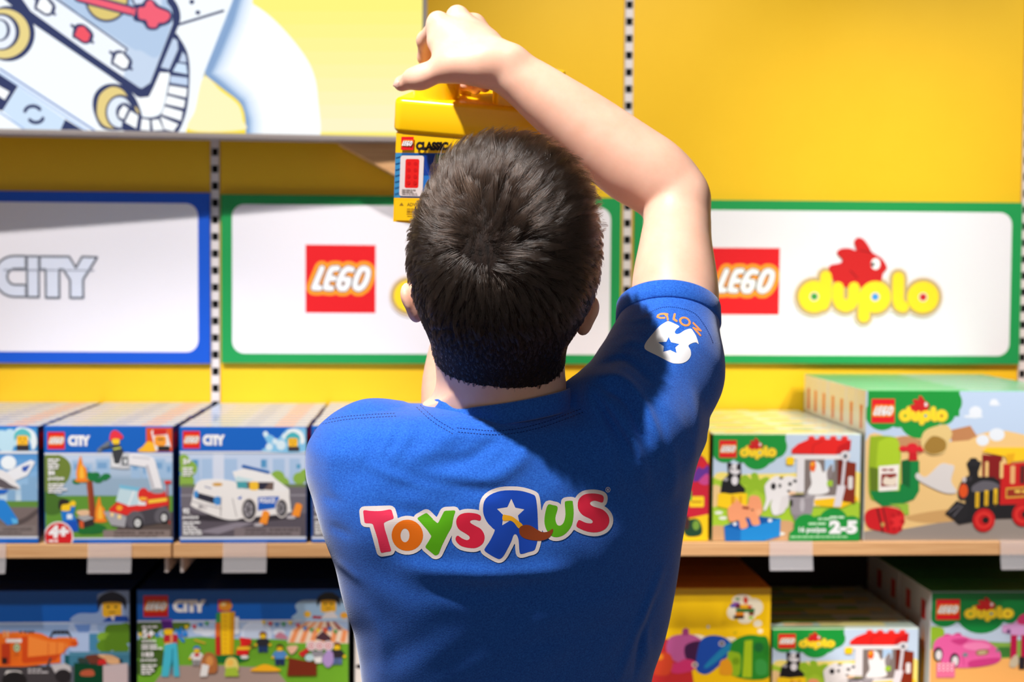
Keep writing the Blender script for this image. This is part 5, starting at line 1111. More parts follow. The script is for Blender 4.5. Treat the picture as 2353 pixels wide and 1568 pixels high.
# folds: pixel path on the back, width px, height in mm
FOLDS = [([(1345, 890), (1385, 990), (1420, 1120)], 15, 4.6), ([(1365, 885), (1440, 990), (1490, 1120)], 14, 5.0), ([(1372, 872), (1430, 868), (1480, 930), (1520, 1040)], 13, 6.0), ([(1395, 850), (1450, 835), (1500, 880)], 10, -4),
         ([(1370, 905), (1400, 960), (1455, 1050)], 9, -4.4), ([(1400, 900), (1440, 925), (1480, 1010)], 9, -4.6), ([(1345, 880), (1330, 960), (1350, 1080)], 10, -2), ([(1530, 980), (1555, 1080), (1560, 1160)], 14, 2),
         ([(860, 960), (840, 1000), (830, 1050)], 12, 1.6), ([(925, 935), (905, 980), (880, 1030)], 10, 2.2), ([(960, 930), (940, 990), (900, 1050)], 14, 2.4), ([(1060, 975), (1000, 1020), (930, 1055)], 24, 3.2),
         ([(1215, 1010), (1180, 1060), (1100, 1090), (950, 1075)], 20, 3.4), ([(1150, 1000), (1080, 1045), (1020, 1055)], 16, -3.2), ([(940, 1095), (1060, 1110), (1150, 1118)], 16, -2.4), ([(850, 1060), (960, 1100), (1080, 1118)], 12, 2.0),
         ([(880, 1150), (1000, 1170)], 16, -1.5), ([(940, 1285), (1040, 1300), (1180, 1308), (1300, 1300)], 22, 3.6), ([(960, 1340), (1080, 1345), (1220, 1340)], 26, -2.2), ([(745, 1140), (790, 1150)], 12, -1.0), ([(760, 1205), (810, 1220)], 12, -1.1), ([(775, 1290), (830, 1330)], 12, 1.0),
         ([(1515, 1568), (1500, 1450), (1540, 1330)], 12, 3), ([(1478, 1600), (1490, 1500), (1520, 1400)], 9, -3.5), ([(1440, 1600), (1470, 1500), (1510, 1400)], 12, 2.4),
         ([(1440, 805), (1470, 790), (1500, 800)], 9, 1.8), ([(1480, 745), (1520, 738), (1560, 760)], 6, 1.6), ([(1600, 900), (1620, 980), (1600, 1080)], 18, 1.8), ([(790, 1000), (760, 1060), (770, 1140)], 20, 1.2), ([(850, 1400), (880, 1480), (870, 1568)], 22, 1.4), ([(1200, 1420), (1320, 1400), (1480, 1360)], 26, 1.2), ([(1150, 1480), (1300, 1470), (1460, 1440)], 24, -1.0)]
def build_shirt():
    f = Field((-.17, 1.26, zhem - .02), (.34, 1.70, 1.54), .0025)
    f.loft(rows_t, 2.25, .02, shear=.22)
    # raised shoulder and sleeve
    f.cone(PX(1440, 985, 1.435), sleeve_mid, .072, rr(136, 1.48), .035)
    e2 = sleeve_end + ax_s * .03
    f.cone(sleeve_mid, e2, rr(136, 1.48), rr(100, 1.54), .02, cut=(sleeve_end, ax_n))
    # lowered (forward reaching) left shoulder
    f.ell(PX(876, 1064, 1.435), (.060, .066, .055), .02)
    le = PX(975, 1045, 1.59); la = (le - PX(858, 1062, 1.435)); la /= np.linalg.norm(la)
    f.cone(PX(858, 1068, 1.44), le + la * .03, .059, .050, .03, cut=(le, la))
    # folds on the side that faces the camera
    gx, gz = np.meshgrid(f.ax[0], f.ax[2], indexing='ij')
    Yr = 1.37
    ppx = np.zeros(gx.shape); ppy = np.zeros(gx.shape)
    v0 = np.stack([gx, np.full(gx.shape, Yr), gz - CAMH], -1)
    zc = v0 @ np.array(fwd); ppx = W / 2 + F * (v0 @ np.array(rt)) / zc; ppy = H / 2 - F * (v0 @ np.array(up)) / zc
    h = np.zeros(gx.shape)
    for path, wd, mm in FOLDS:
        pts = crom(path, 6, False); D = np.full(gx.shape, 1e9); T = np.zeros(gx.shape)
        for i, (a, b) in enumerate(zip(pts, pts[1:])):
            ba = np.array(b) - np.array(a); L2 = ba @ ba + 1e-9
            t = np.clip(((ppx - a[0]) * ba[0] + (ppy - a[1]) * ba[1]) / L2, 0, 1)
            d = np.hypot(ppx - a[0] - t * ba[0], ppy - a[1] - t * ba[1]); m = d < D
            D[m] = d[m]; T[m] = ((i + t) / (len(pts) - 1))[m]
        h += mm * .001 * np.exp(-(D / wd) ** 2) * np.sin(np.pi * (T * .86 + .07)) ** .8
    # broad soft drape
    h += .0010 * np.sin(ppx / 61 + ppy / 47) * np.sin(ppy / 90 - ppx / 130 + 1) + .0005 * np.sin(ppx / 23 + np.sin(ppy / 60) * 2) * np.sin(ppy / 31)
    # pull back under the shoulder blades
    wy = np.clip((1.50 - f.ax[1]) / .06, 0, 1)[None, :, None]
    f.F -= (h[:, None, :] * wy).astype(np.float32)
    P, Q = f.surface(); return relax(P, Q, 1, .3), Q
P, Q = build_shirt(); PS = P
shirt = world_child('t_shirt', np_mesh(P, Q), sh, person)
bvh_shirt = BVHTree.FromPolygons([tuple(p) for p in P], [tuple(q) for q in Q])

def band(center_path, rad_dirs, name, hgt, thick, flare=0, segs=3):
    """closed cloth band: points, outward dirs, up dirs -> mesh"""
    V = []; Fc = []; n = len(center_path)
    prof = [(0, 0), (thick, hgt * .08), (thick + flare * .5, hgt * .5), (thick * .8 + flare, hgt * .94), (thick * .35 + flare, hgt), (flare - thick * .3, hgt * .9), (-thick * .4, 0)]
    m = len(prof)
    for (p, (o, u)) in zip(center_path, rad_dirs):
        for a, b in prof: V.append(p + o * a + u * b)
    for i in range(n):
        j = (i + 1) % n
        for k in range(m):
            k2 = (k + 1) % m; Fc.append((i * m + k, j * m + k, j * m + k2, i * m + k2))
    return raw_mesh(V, Fc)
# sleeve hem
def hem_ring(c, axis, r0, N=72, off=.0015):
    ax = Vector(axis).normalized(); u = ax.orthogonal().normalized(); v = ax.cross(u); pts = []; dirs = []
    for i in range(N):
        a = 2 * math.pi * i / N; o = (u * math.cos(a) + v * math.sin(a))
        hit = bvh_shirt.ray_cast(Vector(c) + o * .12, -o, .12)
        rad = (hit[0] - Vector(c)).length if hit[0] is not None else r0
        pts.append(rad); dirs.append(o)
    pts = [sorted([pts[(i + k) % N] for k in range(-3, 4)])[3] for i in range(N)]
    return [Vector(c) + o * (r + off - .0012) for o, r in zip(dirs, pts)], [(o, ax) for o in dirs]
c_, d2_ = hem_ring(sleeve_end - ax_s * .019, ax_n, .045)
world_child('sleeve_hem', band(c_, d2_, 'hem', .0205, .0016), sh, person)
# collar
cc = PX(1160, 930, 1.435); cp = []; cd = []
N = 84
for i in range(N):
    a = 2 * math.pi * i / N
    x, y = math.cos(a), math.sin(a)
    o = Vector((x, y, 0)); r = (.066 if x > 0 else .072)
    p = Vector(cc) + Vector((x * r, y * .065 - .002, 0))
    p.z += .0104 * x - (.014 if y > 0 else 0) * abs(y) - .0125
    if x < 0 and y < .2: p.z += .010 * math.exp(-((x + .93) / .22) ** 2); 
    dip = math.exp(-((a - math.radians(222)) / .22) ** 2)
    p.z -= .004 * dip; 
    cp.append(p); cd.append((o, Vector((-x * .18, -y * .18, 1)).normalized()))
collar = world_child('collar', band(cp, cd, 'collar', .0205, .0030, flare=-.0005), sh, person)

# ------------------------------------------------------------------ shirt prints
def point_in(p, ring):
    c = False; x, y = p; n = len(ring); j = n - 1
    for i in range(n):
        if (ring[i][1] > y) != (ring[j][1] > y) and x < (ring[j][0] - ring[i][0]) * (y - ring[i][1]) / (ring[j][1] - ring[i][1]) + ring[i][0]: c = not c
        j = i
    return c
HITS = {}
def on_shirt(px, py):
    k = (round(px, 1), round(py, 1))
    if k not in HITS:
        h = bvh_shirt.ray_cast(CAM, ray(px, py)); HITS[k] = (h[0], h[1]) if h[0] is not None else None
    return HITS[k]
class Decal:
    def __init__(s, sc, ox, oy, step=5.0): s.sc, s.ox, s.oy, s.step, s.pm, s.n = sc, ox, oy, step, PM(), 0
    def shape(s, rings, col):
        s.n += 1
        rings = [[(x / s.sc + s.ox, y / s.sc + s.oy) for x, y in r] for r in rings]
        pts = []; edges = []
        for r in rings:
            k = len(pts); n = len(r); pts += [Vector(p) for p in r]; edges += [(k + i, k + (i + 1) % n) for i in range(n)]
        xs = [p.x for p in pts]; ys = [p.y for p in pts]; st = s.step
        gx = np.arange(math.floor(min(xs) / st) * st, max(xs) + st, st); gy = np.arange(math.floor(min(ys) / st) * st, max(ys) + st, st)
        for x in gx:
            for y in gy:
                q = (x, y)
                if sum(point_in(q, r) for r in rings) % 2: pts.append(Vector(q))
        vo, eo, fo, *_ = G.delaunay_2d_cdt(pts, edges, [], 0, 1e-4)
        for f in fo:
            c = sum((vo[i] for i in f), Vector((0, 0))) / len(f)
            if sum(point_in((c.x, c.y), r) for r in rings) % 2 == 0: continue
            P3 = []
            for i in f:
                h = on_shirt(vo[i].x, vo[i].y)
                if h is None: break
                P3.append(h[0] + ray(vo[i].x, vo[i].y) * (-.00022 - .00006 * s.n))
            else:
                if (P3[1] - P3[0]).cross(P3[2] - P3[0]).dot(fwd) > 0: P3.reverse()
                s.pm.face(P3, col)
    def outline(s, ring, wd, col):
        """the ring grown by wd/2, as one clean outer contour via discs and bars on a raster"""
        s.grow.append((ring, wd))
def grown_contour(shapes, wd, cell=4.0):
    """outer contour(s) of the union of rings grown by wd (drawing units), marching squares"""
    allp = [p for r in shapes for p in r]; x0 = min(p[0] for p in allp) - wd * 2; y0 = min(p[1] for p in allp) - wd * 2
    x1 = max(p[0] for p in allp) + wd * 2; y1 = max(p[1] for p in allp) + wd * 2
    nx, ny = int((x1 - x0) / cell) + 1, int((y1 - y0) / cell) + 1
    X, Y = np.meshgrid(x0 + cell * np.arange(nx), y0 + cell * np.arange(ny), indexing='ij'); D = np.full(X.shape, 1e9)
    for r in shapes:
        ins = np.zeros(X.shape, bool); d = np.full(X.shape, 1e9)
        for i in range(len(r)):
            a, b = np.array(r[i]), np.array(r[(i + 1) % len(r)]); ba = b - a
            t = np.clip(((X - a[0]) * ba[0] + (Y - a[1]) * ba[1]) / (ba @ ba + 1e-9), 0, 1)
            d = np.minimum(d, np.hypot(X - a[0] - t * ba[0], Y - a[1] - t * ba[1]))
            if a[1] != b[1]:
                ins ^= ((a[1] > Y) != (b[1] > Y)) & (X < (b[0] - a[0]) * (Y - a[1]) / (b[1] - a[1]) + a[0])
        D = np.minimum(D, np.where(ins, -d, d))
    S = D - wd; segs = {}
    for i in range(nx - 1):
        for j in range(ny - 1):
            c = [(i, j), (i + 1, j), (i + 1, j + 1), (i, j + 1)]; v = [S[q] for q in c]
            if min(v) >= 0 or max(v) < 0: continue
            cr_ = []
            for k in range(4):
                a, b = c[k], c[(k + 1) % 4]
                if (S[a] < 0) != (S[b] < 0):
                    t = S[a] / (S[a] - S[b]); key = (min(a, b), max(a, b))
                    pt = (x0 + cell * (a[0] + (b[0] - a[0]) * t), y0 + cell * (a[1] + (b[1] - a[1]) * t)); cr_.append((key, pt))
            for m in range(0, len(cr_) - 1, 2):
                a, b = cr_[m], cr_[m + 1]
                segs.setdefault(a[0], []).append((b[0], b[1])); segs.setdefault(b[0], []).append((a[0], a[1]))
    loops = []; seen = set()
    for st in list(segs):
        if st in seen: continue
        cur = st; seen.add(st); loop = []
        while True:
            nxt = [q for q in segs[cur] if q[0] not in seen]
            if not nxt: break
            loop.append(nxt[0][1]); cur = nxt[0][0]; seen.add(cur)
        if len(loop) > 6: loops.append(loop[::2])
    loops.sort(key=len, reverse=True)
    return loops
def rnd_ring(p, r=9):
    """round the corners of a polygon a little"""
    out = []; n = len(p)
    for i in range(n):
        a, b, c = [np.array(p[(i + k) % n], float) for k in (-1, 0, 1)]
        la, lc = np.linalg.norm(a - b), np.linalg.norm(c - b); q = min(r, la * .45, lc * .45)
        s_, e_ = b + (a - b) / la * q, b + (c - b) / lc * q
        for t in (0, .33, .67, 1): out.append(tuple((1 - t) ** 2 * s_ + 2 * t * (1 - t) * b + t * t * e_))
    return out
pT = rnd_ring([(125, 305), (366, 298), (388, 375), (298, 412), (366, 652), (276, 667), (208, 418), (138, 415)], 16)
po = ellpts(500, 517, 133, 132, 0, 30); poi = ellpts(480, 518, 38, 58, 0, 20)
py_ = rnd_ring([(580, 372), (662, 325), (757, 420), (812, 310), (908, 306), (875, 445), (762, 680), (735, 690), (648, 618), (706, 525)], 16)
ps = crom([(1122, 362), (1114, 394), (1070, 386), (1034, 394), (1034, 412), (1068, 434), (1122, 465), (1152, 520), (1142, 580), (1095, 618), (1040, 626), (960, 610), (915, 572), (908, 540), (926, 520), (960, 542), (1002, 558), (1026, 545), (1020, 522), (985, 498), (930, 460), (912, 400), (935, 350), (990, 328), (1060, 330), (1104, 342)], 3)
pR = crom([(1395, 137), (1475, 145), (1560, 172), (1585, 200), (1598, 300), (1603, 420), (1606, 500), (1600, 560), (1586, 615), (1570, 645), (1520, 660), (1468, 675), (1448, 660), (1440, 560), (1425, 517), (1410, 508), (1395, 520), (1375, 575), (1320, 680), (1285, 716), (1250, 710), (1180, 670), (1152, 645), (1160, 620), (1200, 560), (1238, 478), (1222, 458), (1170, 400), (1140, 320), (1150, 230), (1200, 175), (1290, 142)], 3)
pst = rnd_ring([(1378, 207), (1412, 283), (1490, 298), (1434, 350), (1450, 425), (1375, 388), (1300, 434), (1312, 348), (1256, 293), (1345, 279)], 6)
ph = crom([(1308, 345), (1340, 347), (1385, 358), (1430, 390), (1475, 432), (1440, 458), (1405, 415), (1368, 393), (1308, 393)], 3)
pb = crom([(1450, 450), (1490, 430), (1540, 435), (1590, 465), (1640, 490), (1690, 485), (1729, 462), (1725, 500), (1690, 542), (1630, 562), (1550, 558), (1480, 538), (1447, 500)], 3)
pu = crom([(1690, 258), (1730, 262), (1765, 272), (1768, 300), (1750, 370), (1762, 422), (1788, 436), (1820, 410), (1836, 340), (1830, 245), (1845, 228), (1890, 226), (1898, 240), (1905, 330), (1890, 430), (1840, 500), (1780, 531), (1720, 525), (1675, 470), (1658, 400), (1668, 315)], 3)
pS = crom([(2155, 232), (2138, 240), (2085, 225), (2050, 235), (2046, 255), (2075, 275), (2150, 300), (2198, 350), (2205, 410), (2170, 465), (2100, 492), (2020, 485), (1945, 455), (1928, 432), (1945, 392), (1962, 391), (2010, 412), (2055, 416), (2066, 400), (2045, 378), (1980, 345), (1942, 290), (1946, 220), (1990, 175), (2060, 163), (2130, 172), (2158, 192)], 3)
D = Decal(3.6766, 800, 1090, 5)
for loop in grown_contour([pT, po, py_, ps, pR, pu, pS], 33, 5)[:1]: D.shape([loop], (236, 222, 218))
D.n = 1
PRED, PGR, POR, PBL = (226, 34, 66), (92, 176, 14), (240, 116, 14), (20, 74, 190)
D.shape([pT], (232, 52, 88)); D.n = 1; D.shape([po, poi], POR); D.n = 1; D.shape([py_], PGR); D.n = 1; D.shape([ps], PRED); D.n = 1; D.shape([pR, pst], PBL); D.n = 1; D.shape([pu], PGR); D.n = 1; D.shape([pS], PRED)
D.n = 2; D.shape([ph], (252, 180, 30)); D.shape([pb], (146, 62, 22)); D.n = 1
D.shape([ellpts(2195, 132, 21, 23, 0, 16), ellpts(2195, 132, 16, 18, 0, 16)], (236, 222, 218)); D.n = 1
D.shape([[(2188, 122), (2200, 122), (2203, 130), (2198, 134), (2204, 143), (2199, 144), (2193, 135), (2193, 143), (2188, 143)]], (236, 222, 218))
ink = mat('shirt_ink', attr='print', rough=.42, spec=.45)
world_child('back_print', D.pm.build(), ink, person)
D = Decal(6.535, 1420, 660, 4)
pw = crom([(722, 522), (765, 514), (840, 545), (922, 590), (880, 630), (853, 678), (880, 705), (930, 695), (1000, 650), (1090, 624), (1135, 670), (1180, 750), (1212, 855), (1175, 832), (1120, 840), (1058, 880), (1088, 940), (1097, 1015), (1060, 1090), (980, 1140), (880, 1150), (780, 1128), (600, 1035), (430, 950), (397, 905), (405, 860), (440, 800), (530, 690), (620, 590)], 3)
pq = [(762, 750), (797, 828), (922, 857), (862, 907), (880, 992), (785, 946), (680, 972), (687, 890), (602, 830), (727, 820)]
D.shape([pw, pq], (240, 238, 240))
def stroke_rings(pts, wd): return grown_contour([[pts[i], pts[i + 1], (pts[i + 1][0] + 1, pts[i + 1][1] + 1)] for i in range(len(pts) - 1)], wd / 2, 5)
ORG = (246, 150, 84)
for pts, wd in (([(745, 406), (690, 400), (640, 404), (598, 425), (592, 448), (640, 464), (700, 460)], 26), ([(700, 408), (738, 436), (748, 490)], 28), ([(852, 408), (836, 480), (880, 508)], 32), ([(1132, 540), (1245, 655)], 26), ([(1245, 655), (1130, 612)], 24), ([(1135, 612), (1238, 725)], 26)):
    D.n = 1
    for r in stroke_rings(pts, wd)[:1]: D.shape([r], ORG)
D.n = 1; D.shape([ellpts(1006, 518, 92, 68, .45, 24), ellpts(1006, 516, 58, 42, .45, 20)], ORG)
world_child('sleeve_print', D.pm.build(), ink, person)
D = None
def stitch(path, gap=7.0, ln=4.2, wd=1.7, rows=(0,), col=(10, 44, 120)):
    q = crom(path, 24, False); acc = 0; nxt = 0
    for a, b in zip(q, q[1:]):
        a, b = np.array(a), np.array(b); L = np.linalg.norm(b - a)
        if L < 1e-6: continue
        u = (b - a) / L; n = np.array([-u[1], u[0]])
        while nxt <= acc + L:
            c = a + u * (nxt - acc)
            for r in rows:
                p = c + n * r + u * (r * .4)
                D.shape([[tuple(p + u * ln / 2 + n * wd / 2), tuple(p - u * ln / 2 + n * wd / 2), tuple(p - u * ln / 2 - n * wd / 2), tuple(p + u * ln / 2 - n * wd / 2)]], col); D.n = 0
            nxt += gap
        acc += L
D = Decal(1, 0, 0, 50)
stitch([(962, 928), (1000, 962), (1046, 990)], rows=(0, 9)); stitch([(1052, 984), (1150, 990), (1240, 974), (1335, 940)], rows=(0, 9))
world_child('collar_stitching', D.pm.build(), ink, person); D = Decal(1, 0, 0, 50)
stitch([(738, 968), (790, 958), (850, 953), (905, 950)], rows=(0, 7))
world_child('shoulder_stitching', D.pm.build(), ink, person); D = Decal(1, 0, 0, 50)
stitch([(a / 6.535 + 1420, b / 6.535 + 660) for a, b in ((400, 440), (520, 360), (640, 312), (760, 297), (900, 310), (1060, 352), (1180, 420), (1290, 560), (1380, 720), (1430, 850))], gap=4.6, ln=2.6)
world_child('sleeve_stitching', D.pm.build(), ink, person)

# ------------------------------------------------------------------ trousers and shoes (below the picture)
f = Field((-.12, 1.30, .0), (.28, 1.68, zhem + .14), .006)
hx = rows_t and [r for r in sorted(rows_t)][0][1]
f.loft([(zhem - .02, hx, 1.49, .125, .09), (zhem + .06, hx, 1.485, .122, .085), (zhem + .11, hx, 1.485, .118, .08)], 2.3, .03)
f.ell((hx, 1.49, zhem - .03), (.14, .10, .10), .03)
for sx in (-1, 1): f.chain([(hx + sx * .065, 1.49, zhem - .05), (hx + sx * .085, 1.475, .46), (hx + sx * .095, 1.50, .07)], (.078, .056, .050), .03)
P, Q = f.surface(); world_child('trousers', np_mesh(relax(P, Q, 1), Q), noise_mix(mat('dark_denim', rough=.9), (24, 28, 40), (36, 42, 58), nscale=200), person)
for sx in (-1, 1):
    f = Field((hx + sx * .095 - .07, 1.40, -.002), (hx + sx * .095 + .07, 1.72, .12), .004)
    f.ell((hx + sx * .095, 1.50, .045), (.042, .055, .045), .02); f.cone((hx + sx * .095, 1.50, .036), (hx + sx * .10, 1.63, .032), .036, .034, .02); f.cone((hx + sx * .095, 1.50, .06), (hx + sx * .095, 1.50, .085), .046, .046, .015)
    P, Q = f.surface(); P[:, 2] = np.maximum(P[:, 2], .002)
    world_child('shoe', np_mesh(P, Q), mat('dark_shoe', (32, 30, 32), rough=.6), person)

# eyes
for sx in (-1, 1):
    bm = bmesh.new(); bmesh.ops.create_uvsphere(bm, u_segments=20, v_segments=12, radius=.0122); bm.transform(Matrix.Translation(Vector(hl(sx * .030, .0885, .004))))
    world_child('eye', from_bm(bm, smooth=True), mat('eye_white', (236, 232, 228), rough=.2), person)
    bm = bmesh.new(); bmesh.ops.create_uvsphere(bm, u_segments=16, v_segments=10, radius=.0062); bm.transform(Matrix.Translation(Vector(hl(sx * .030, .0958, .005))))
    world_child('iris', from_bm(bm, smooth=True), mat('iris_brown', (50, 30, 20), rough=.15), person)
# thumb nail
def nail(px, py, Y, du, dv, name='thumb_nail'):
    h = bvh_body.ray_cast(CAM, ray(px, py))
    if h[0] is None: return
    n = h[1]; u = Vector(du).normalized(); u = (u - n * u.dot(n)).normalized(); v = n.cross(u); c = h[0]; V = []; Fc = []
    for i in range(7):
        for j in range(5):
            a, b = (i / 6 - .5) * 2, (j / 4 - .5) * 2
            s_ = math.sqrt(max(0, 1 - (abs(a) ** 3))) * .9 + .1
            q = c + u * (a * .0055) + v * (b * .0042 * s_) + n * (.0010 - .0016 * b * b - .0006 * a * a); V.append(q)
    for i in range(6):
        for j in range(4): Fc.append((i * 5 + j, (i + 1) * 5 + j, (i + 1) * 5 + j + 1, i * 5 + j + 1))
    world_child(name, raw_mesh(V, Fc), mat('nail', (236, 186, 170), rough=.25, spec=.5), person)
nail(910, 193, 1.65, (-.9, .2, -.3), None)

# ------------------------------------------------------------------ hair
Hc = Vector(HC); HRi = HR.inverted()
whorl = bvh_body.ray_cast(CAM, ray(1108, 590)); WH_P = whorl[0]
P, Q = PB
Pc = P[Q].mean(1); e1 = P[Q[:, 2]] - P[Q[:, 0]]; e2 = P[Q[:, 3]] - P[Q[:, 1]]; Nn = np.cross(e1, e2); ar = np.linalg.norm(Nn, axis=1); Nn = Nn / ar[:, None]
Rin = np.array(HRi); Lc = (Pc - np.array(Hc)) @ Rin.T; Ln = Nn @ Rin.T
hx_, hy_, hz_ = Lc.T
# scalp: behind and above the hairline; outward normal test keeps only the skull
front = hy_ - .055 + np.clip(.035 - hz_, 0, 1) * .9            # hairline at the temples and forehead
sidecut = np.abs(hx_) > .075
low = -.108 + .12 * np.clip(hy_ + .02, 0, 1) + .35 * np.clip(np.abs(hx_) - .048, 0, 1)
pxv = np.array([proj(p) for p in Pc[::1]]) if False else None
ok = (np.linalg.norm(Lc, axis=1) < .150) & (hz_ > low) & ((hy_ < .052 + .4 * (hz_ - .02)) & (hy_ < .085)) & ~((hz_ < .02) & (hy_ > .012))
rad = np.linalg.norm(Lc / np.array([.082, .10, .096]), axis=1); ok &= ((hz_ > -.045) & (rad < 1.12)) | (hz_ <= -.045)
for px, py in ((946, 692), (1350, 722)):
    ok &= np.linalg.norm(Pc - PX(px, py, 1.418), axis=1) > .0235
    ok &= ~((np.linalg.norm(Pc - PX(px, py + 55, 1.40), axis=1) < .018) & (np.abs(Ln[:, 2]) > .5))
ok &= ~((np.abs(hx_) > .0815) & (hz_ < -.02) & (hz_ > -.09))
sel = np.argwhere(ok)[:, 0]
wgt = ar[sel] / ar[sel].sum()
rng = np.random.default_rng(3)
def hair_len(lx, ly, lz):
    t = np.clip((lz + .085) / .15, 0, 1)
    L = .0050 + .036 * t ** 1.2
    L = np.where(np.abs(lx) > .062, L * .62, L)
    return L
def strands(NS, seed, K=6):
    rng = np.random.default_rng(seed)
    pick = sel[rng.choice(len(sel), NS, p=wgt)]
    u, v = rng.random((2, NS, 1)); q = Q[pick]
    base = (P[q[:, 0]] * (1 - u) + P[q[:, 1]] * u) * (1 - v) + (P[q[:, 3]] * (1 - u) + P[q[:, 2]] * u) * v
    n = Nn[pick]; l = (base - np.array(Hc)) @ Rin.T
    d = base - np.array(WH_P); dist = np.linalg.norm(d, axis=1, keepdims=True)
    t = d - n * (d * n).sum(1, keepdims=True); t /= np.linalg.norm(t, axis=1, keepdims=True) + 1e-9
    sw = np.cross(n, t); t = t + sw * (.55 * np.exp(-dist / .05) - .12)
    # top hair sweeps up and towards the right of the picture, lower hair falls
    upw = np.clip((l[:, 2:3] + .00) / .06, 0, 1)
    t = t + np.array([.55, .15, .15]) * upw * np.clip(dist / .05, 0, 1) + np.array([0, 0, -.7]) * (1 - upw)
    # clumps
    ph = base * np.array([160, 120, 120]); cl = np.stack([np.sin(ph[:, 1] + 2 * np.sin(ph[:, 2] * .7)), np.sin(ph[:, 2] + 1.7 * np.sin(ph[:, 0] * .6)), np.sin(ph[:, 0] + 1.3 * np.sin(ph[:, 1]))], 1)
    t = t + .30 * cl + .22 * rng.normal(size=(NS, 3))
    t -= n * (t * n).sum(1, keepdims=True) * 1.0; t /= np.linalg.norm(t, axis=1, keepdims=True) + 1e-9
    lift = .42 + .22 * rng.random((NS, 1)) + .25 * np.clip((np.abs(l[:, :1]) - .05) / .03, 0, 1)
    L = hair_len(l[:, 0], l[:, 1], l[:, 2])[:, None] * (.75 + .45 * rng.random((NS, 1)))
    pts = np.zeros((NS, K, 3)); pts[:, 0] = base - n * .0008
    for k in range(1, K):
        f_ = k / (K - 1); dd = t * (1 - .25 * (1 - f_)) + n * lift * (1.5 - 1.55 * f_) + .05 * rng.normal(size=(NS, 3)); dd /= np.linalg.norm(dd, axis=1, keepdims=True)
        pts[:, k] = pts[:, k - 1] + dd * L / (K - 1)
    return pts, base
def clumped(NS):
    gp, gb = strands(2600, 5); pts, base = strands(NS, 11)
    from mathutils.kdtree import KDTree
    kd = KDTree(len(gb))
    for i, p in enumerate(gb): kd.insert(p, i)
    kd.balance()
    gi = np.array([kd.find(p)[1] for p in base]); K = pts.shape[1]
    r = np.random.default_rng(9).random(NS)
    for k in range(1, K):
        c = (.80 * (k / (K - 1)) ** .8) * (r > .10)
        pts[:, k] += (gp[gi, k] - pts[:, k]) * c[:, None]
    return pts
hair_m = bpy.data.materials.new('dark_brown_hair'); hair_m.use_nodes = True
nt = hair_m.node_tree
for x in list(nt.nodes): nt.nodes.remove(x)
hb = nt.nodes.new('ShaderNodeBsdfHairPrincipled'); ho = nt.nodes.new('ShaderNodeOutputMaterial')
hb.parametrization = 'COLOR'; hb.inputs['Color'].default_value = (.021, .0125, .0085, 1); hb.inputs['Roughness'].default_value = .21; hb.inputs['Radial Roughness'].default_value = .35; hb.inputs['Coat'].default_value = .0
nt.links.new(hb.outputs[0], ho.inputs[0])
# cap of undercoat following the scalp
capm = noise_mix(mat('hair_undercoat', rough=.7, spec=.25), (20, 13, 10), (40, 27, 21), scale=(1, 1, .35), nscale=260, detail=4, bump=.8, bdist=.002)
fv = np.unique(Q[sel]); remap = -np.ones(len(P), int); remap[fv] = np.arange(len(fv))
vn = np.zeros_like(P)
for i in range(4): np.add.at(vn, Q[:, i], Nn)
vn /= np.linalg.norm(vn, axis=1, keepdims=True) + 1e-9
Lv = (P[fv] - np.array(Hc)) @ Rin.T
off = .0005 + .0045 * np.clip((Lv[:, 2] + .085) / .12, 0, 1)
Pcap = P[fv] + vn[fv] * off[:, None]
hair = world_child('hair', np_mesh(Pcap, remap[Q[sel]]), capm, person)
pts = clumped(60000)
hc = bpy.data.hair_curves.new('hair_strands'); NS, K = pts.shape[:2]
hc.add_curves([K] * NS)
loc = (pts - np.array(person.location)).astype(np.float32)
hc.attributes['position'].data.foreach_set('vector', loc.ravel()) if 'position' in hc.attributes else hc.position_data.foreach_set('vector', loc.ravel())
ra = hc.attributes.get('radius') or hc.attributes.new('radius', 'FLOAT', 'POINT')
rad_ = np.tile(np.linspace(.00015, .00004, K), NS).astype(np.float32); ra.data.foreach_set('value', rad_)
hc.materials.append(hair_m)
ho_ = bpy.data.objects.new('hair_strands', hc); COL.objects.link(ho_); ho_.parent = hair

# ------------------------------------------------------------------ the lifted yellow brick box
bx = mat('yellow_plastic', (255, 200, 8), rough=.28, spec=.5, sss=0, coat=.3)
cont = bpy.data.objects.new('brick_box', None); COL.objects.link(cont); cont.matrix_world = Mb; cont.empty_display_size = .05
bpy.context.view_layer.update()
tag(cont, 'yellow plastic brick-shaped storage box with round studs held up in the hands', 'storage box')
def loc_child(name, me, m, par=cont): return link(name, me, m, par)
LH = .040
# round-cornered slabs
def rbox(x, y, z0, z1, r, e=.003, seg=6):
    bm = bmesh.new(); bm_box(bm, (-x, -y, z0), (x, y, z1))
    ve = [ed for ed in bm.edges if abs(ed.verts[0].co.z - ed.verts[1].co.z) > 1e-5]
    bmesh.ops.bevel(bm, geom=ve, offset=r, segments=seg, affect='EDGES', profile=.5)
    he = [ed for ed in bm.edges if abs(ed.verts[0].co.z - ed.verts[1].co.z) < 1e-5 and len(ed.link_faces) == 2 and any(abs(f_.normal.z) > .9 for f_ in ed.link_faces) and any(abs(f_.normal.z) < .5 for f_ in ed.link_faces)]
    bmesh.ops.bevel(bm, geom=he, offset=e, segments=3, affect='EDGES', profile=.5)
    return from_bm(bm, smooth=False)
def auto(me, deg=35):
    me.shade_smooth()
    bm = bmesh.new(); bm.from_mesh(me)
    for ed in bm.edges: ed.smooth = (len(ed.link_faces) == 2 and ed.calc_face_angle(0) < math.radians(deg))
    bm.to_mesh(me); bm.free(); return me
loc_child('box_base', auto(rbox(BW / 2 - .0035, BD / 2 - .0035, 0, BH - LH + .002, .007)), bx)
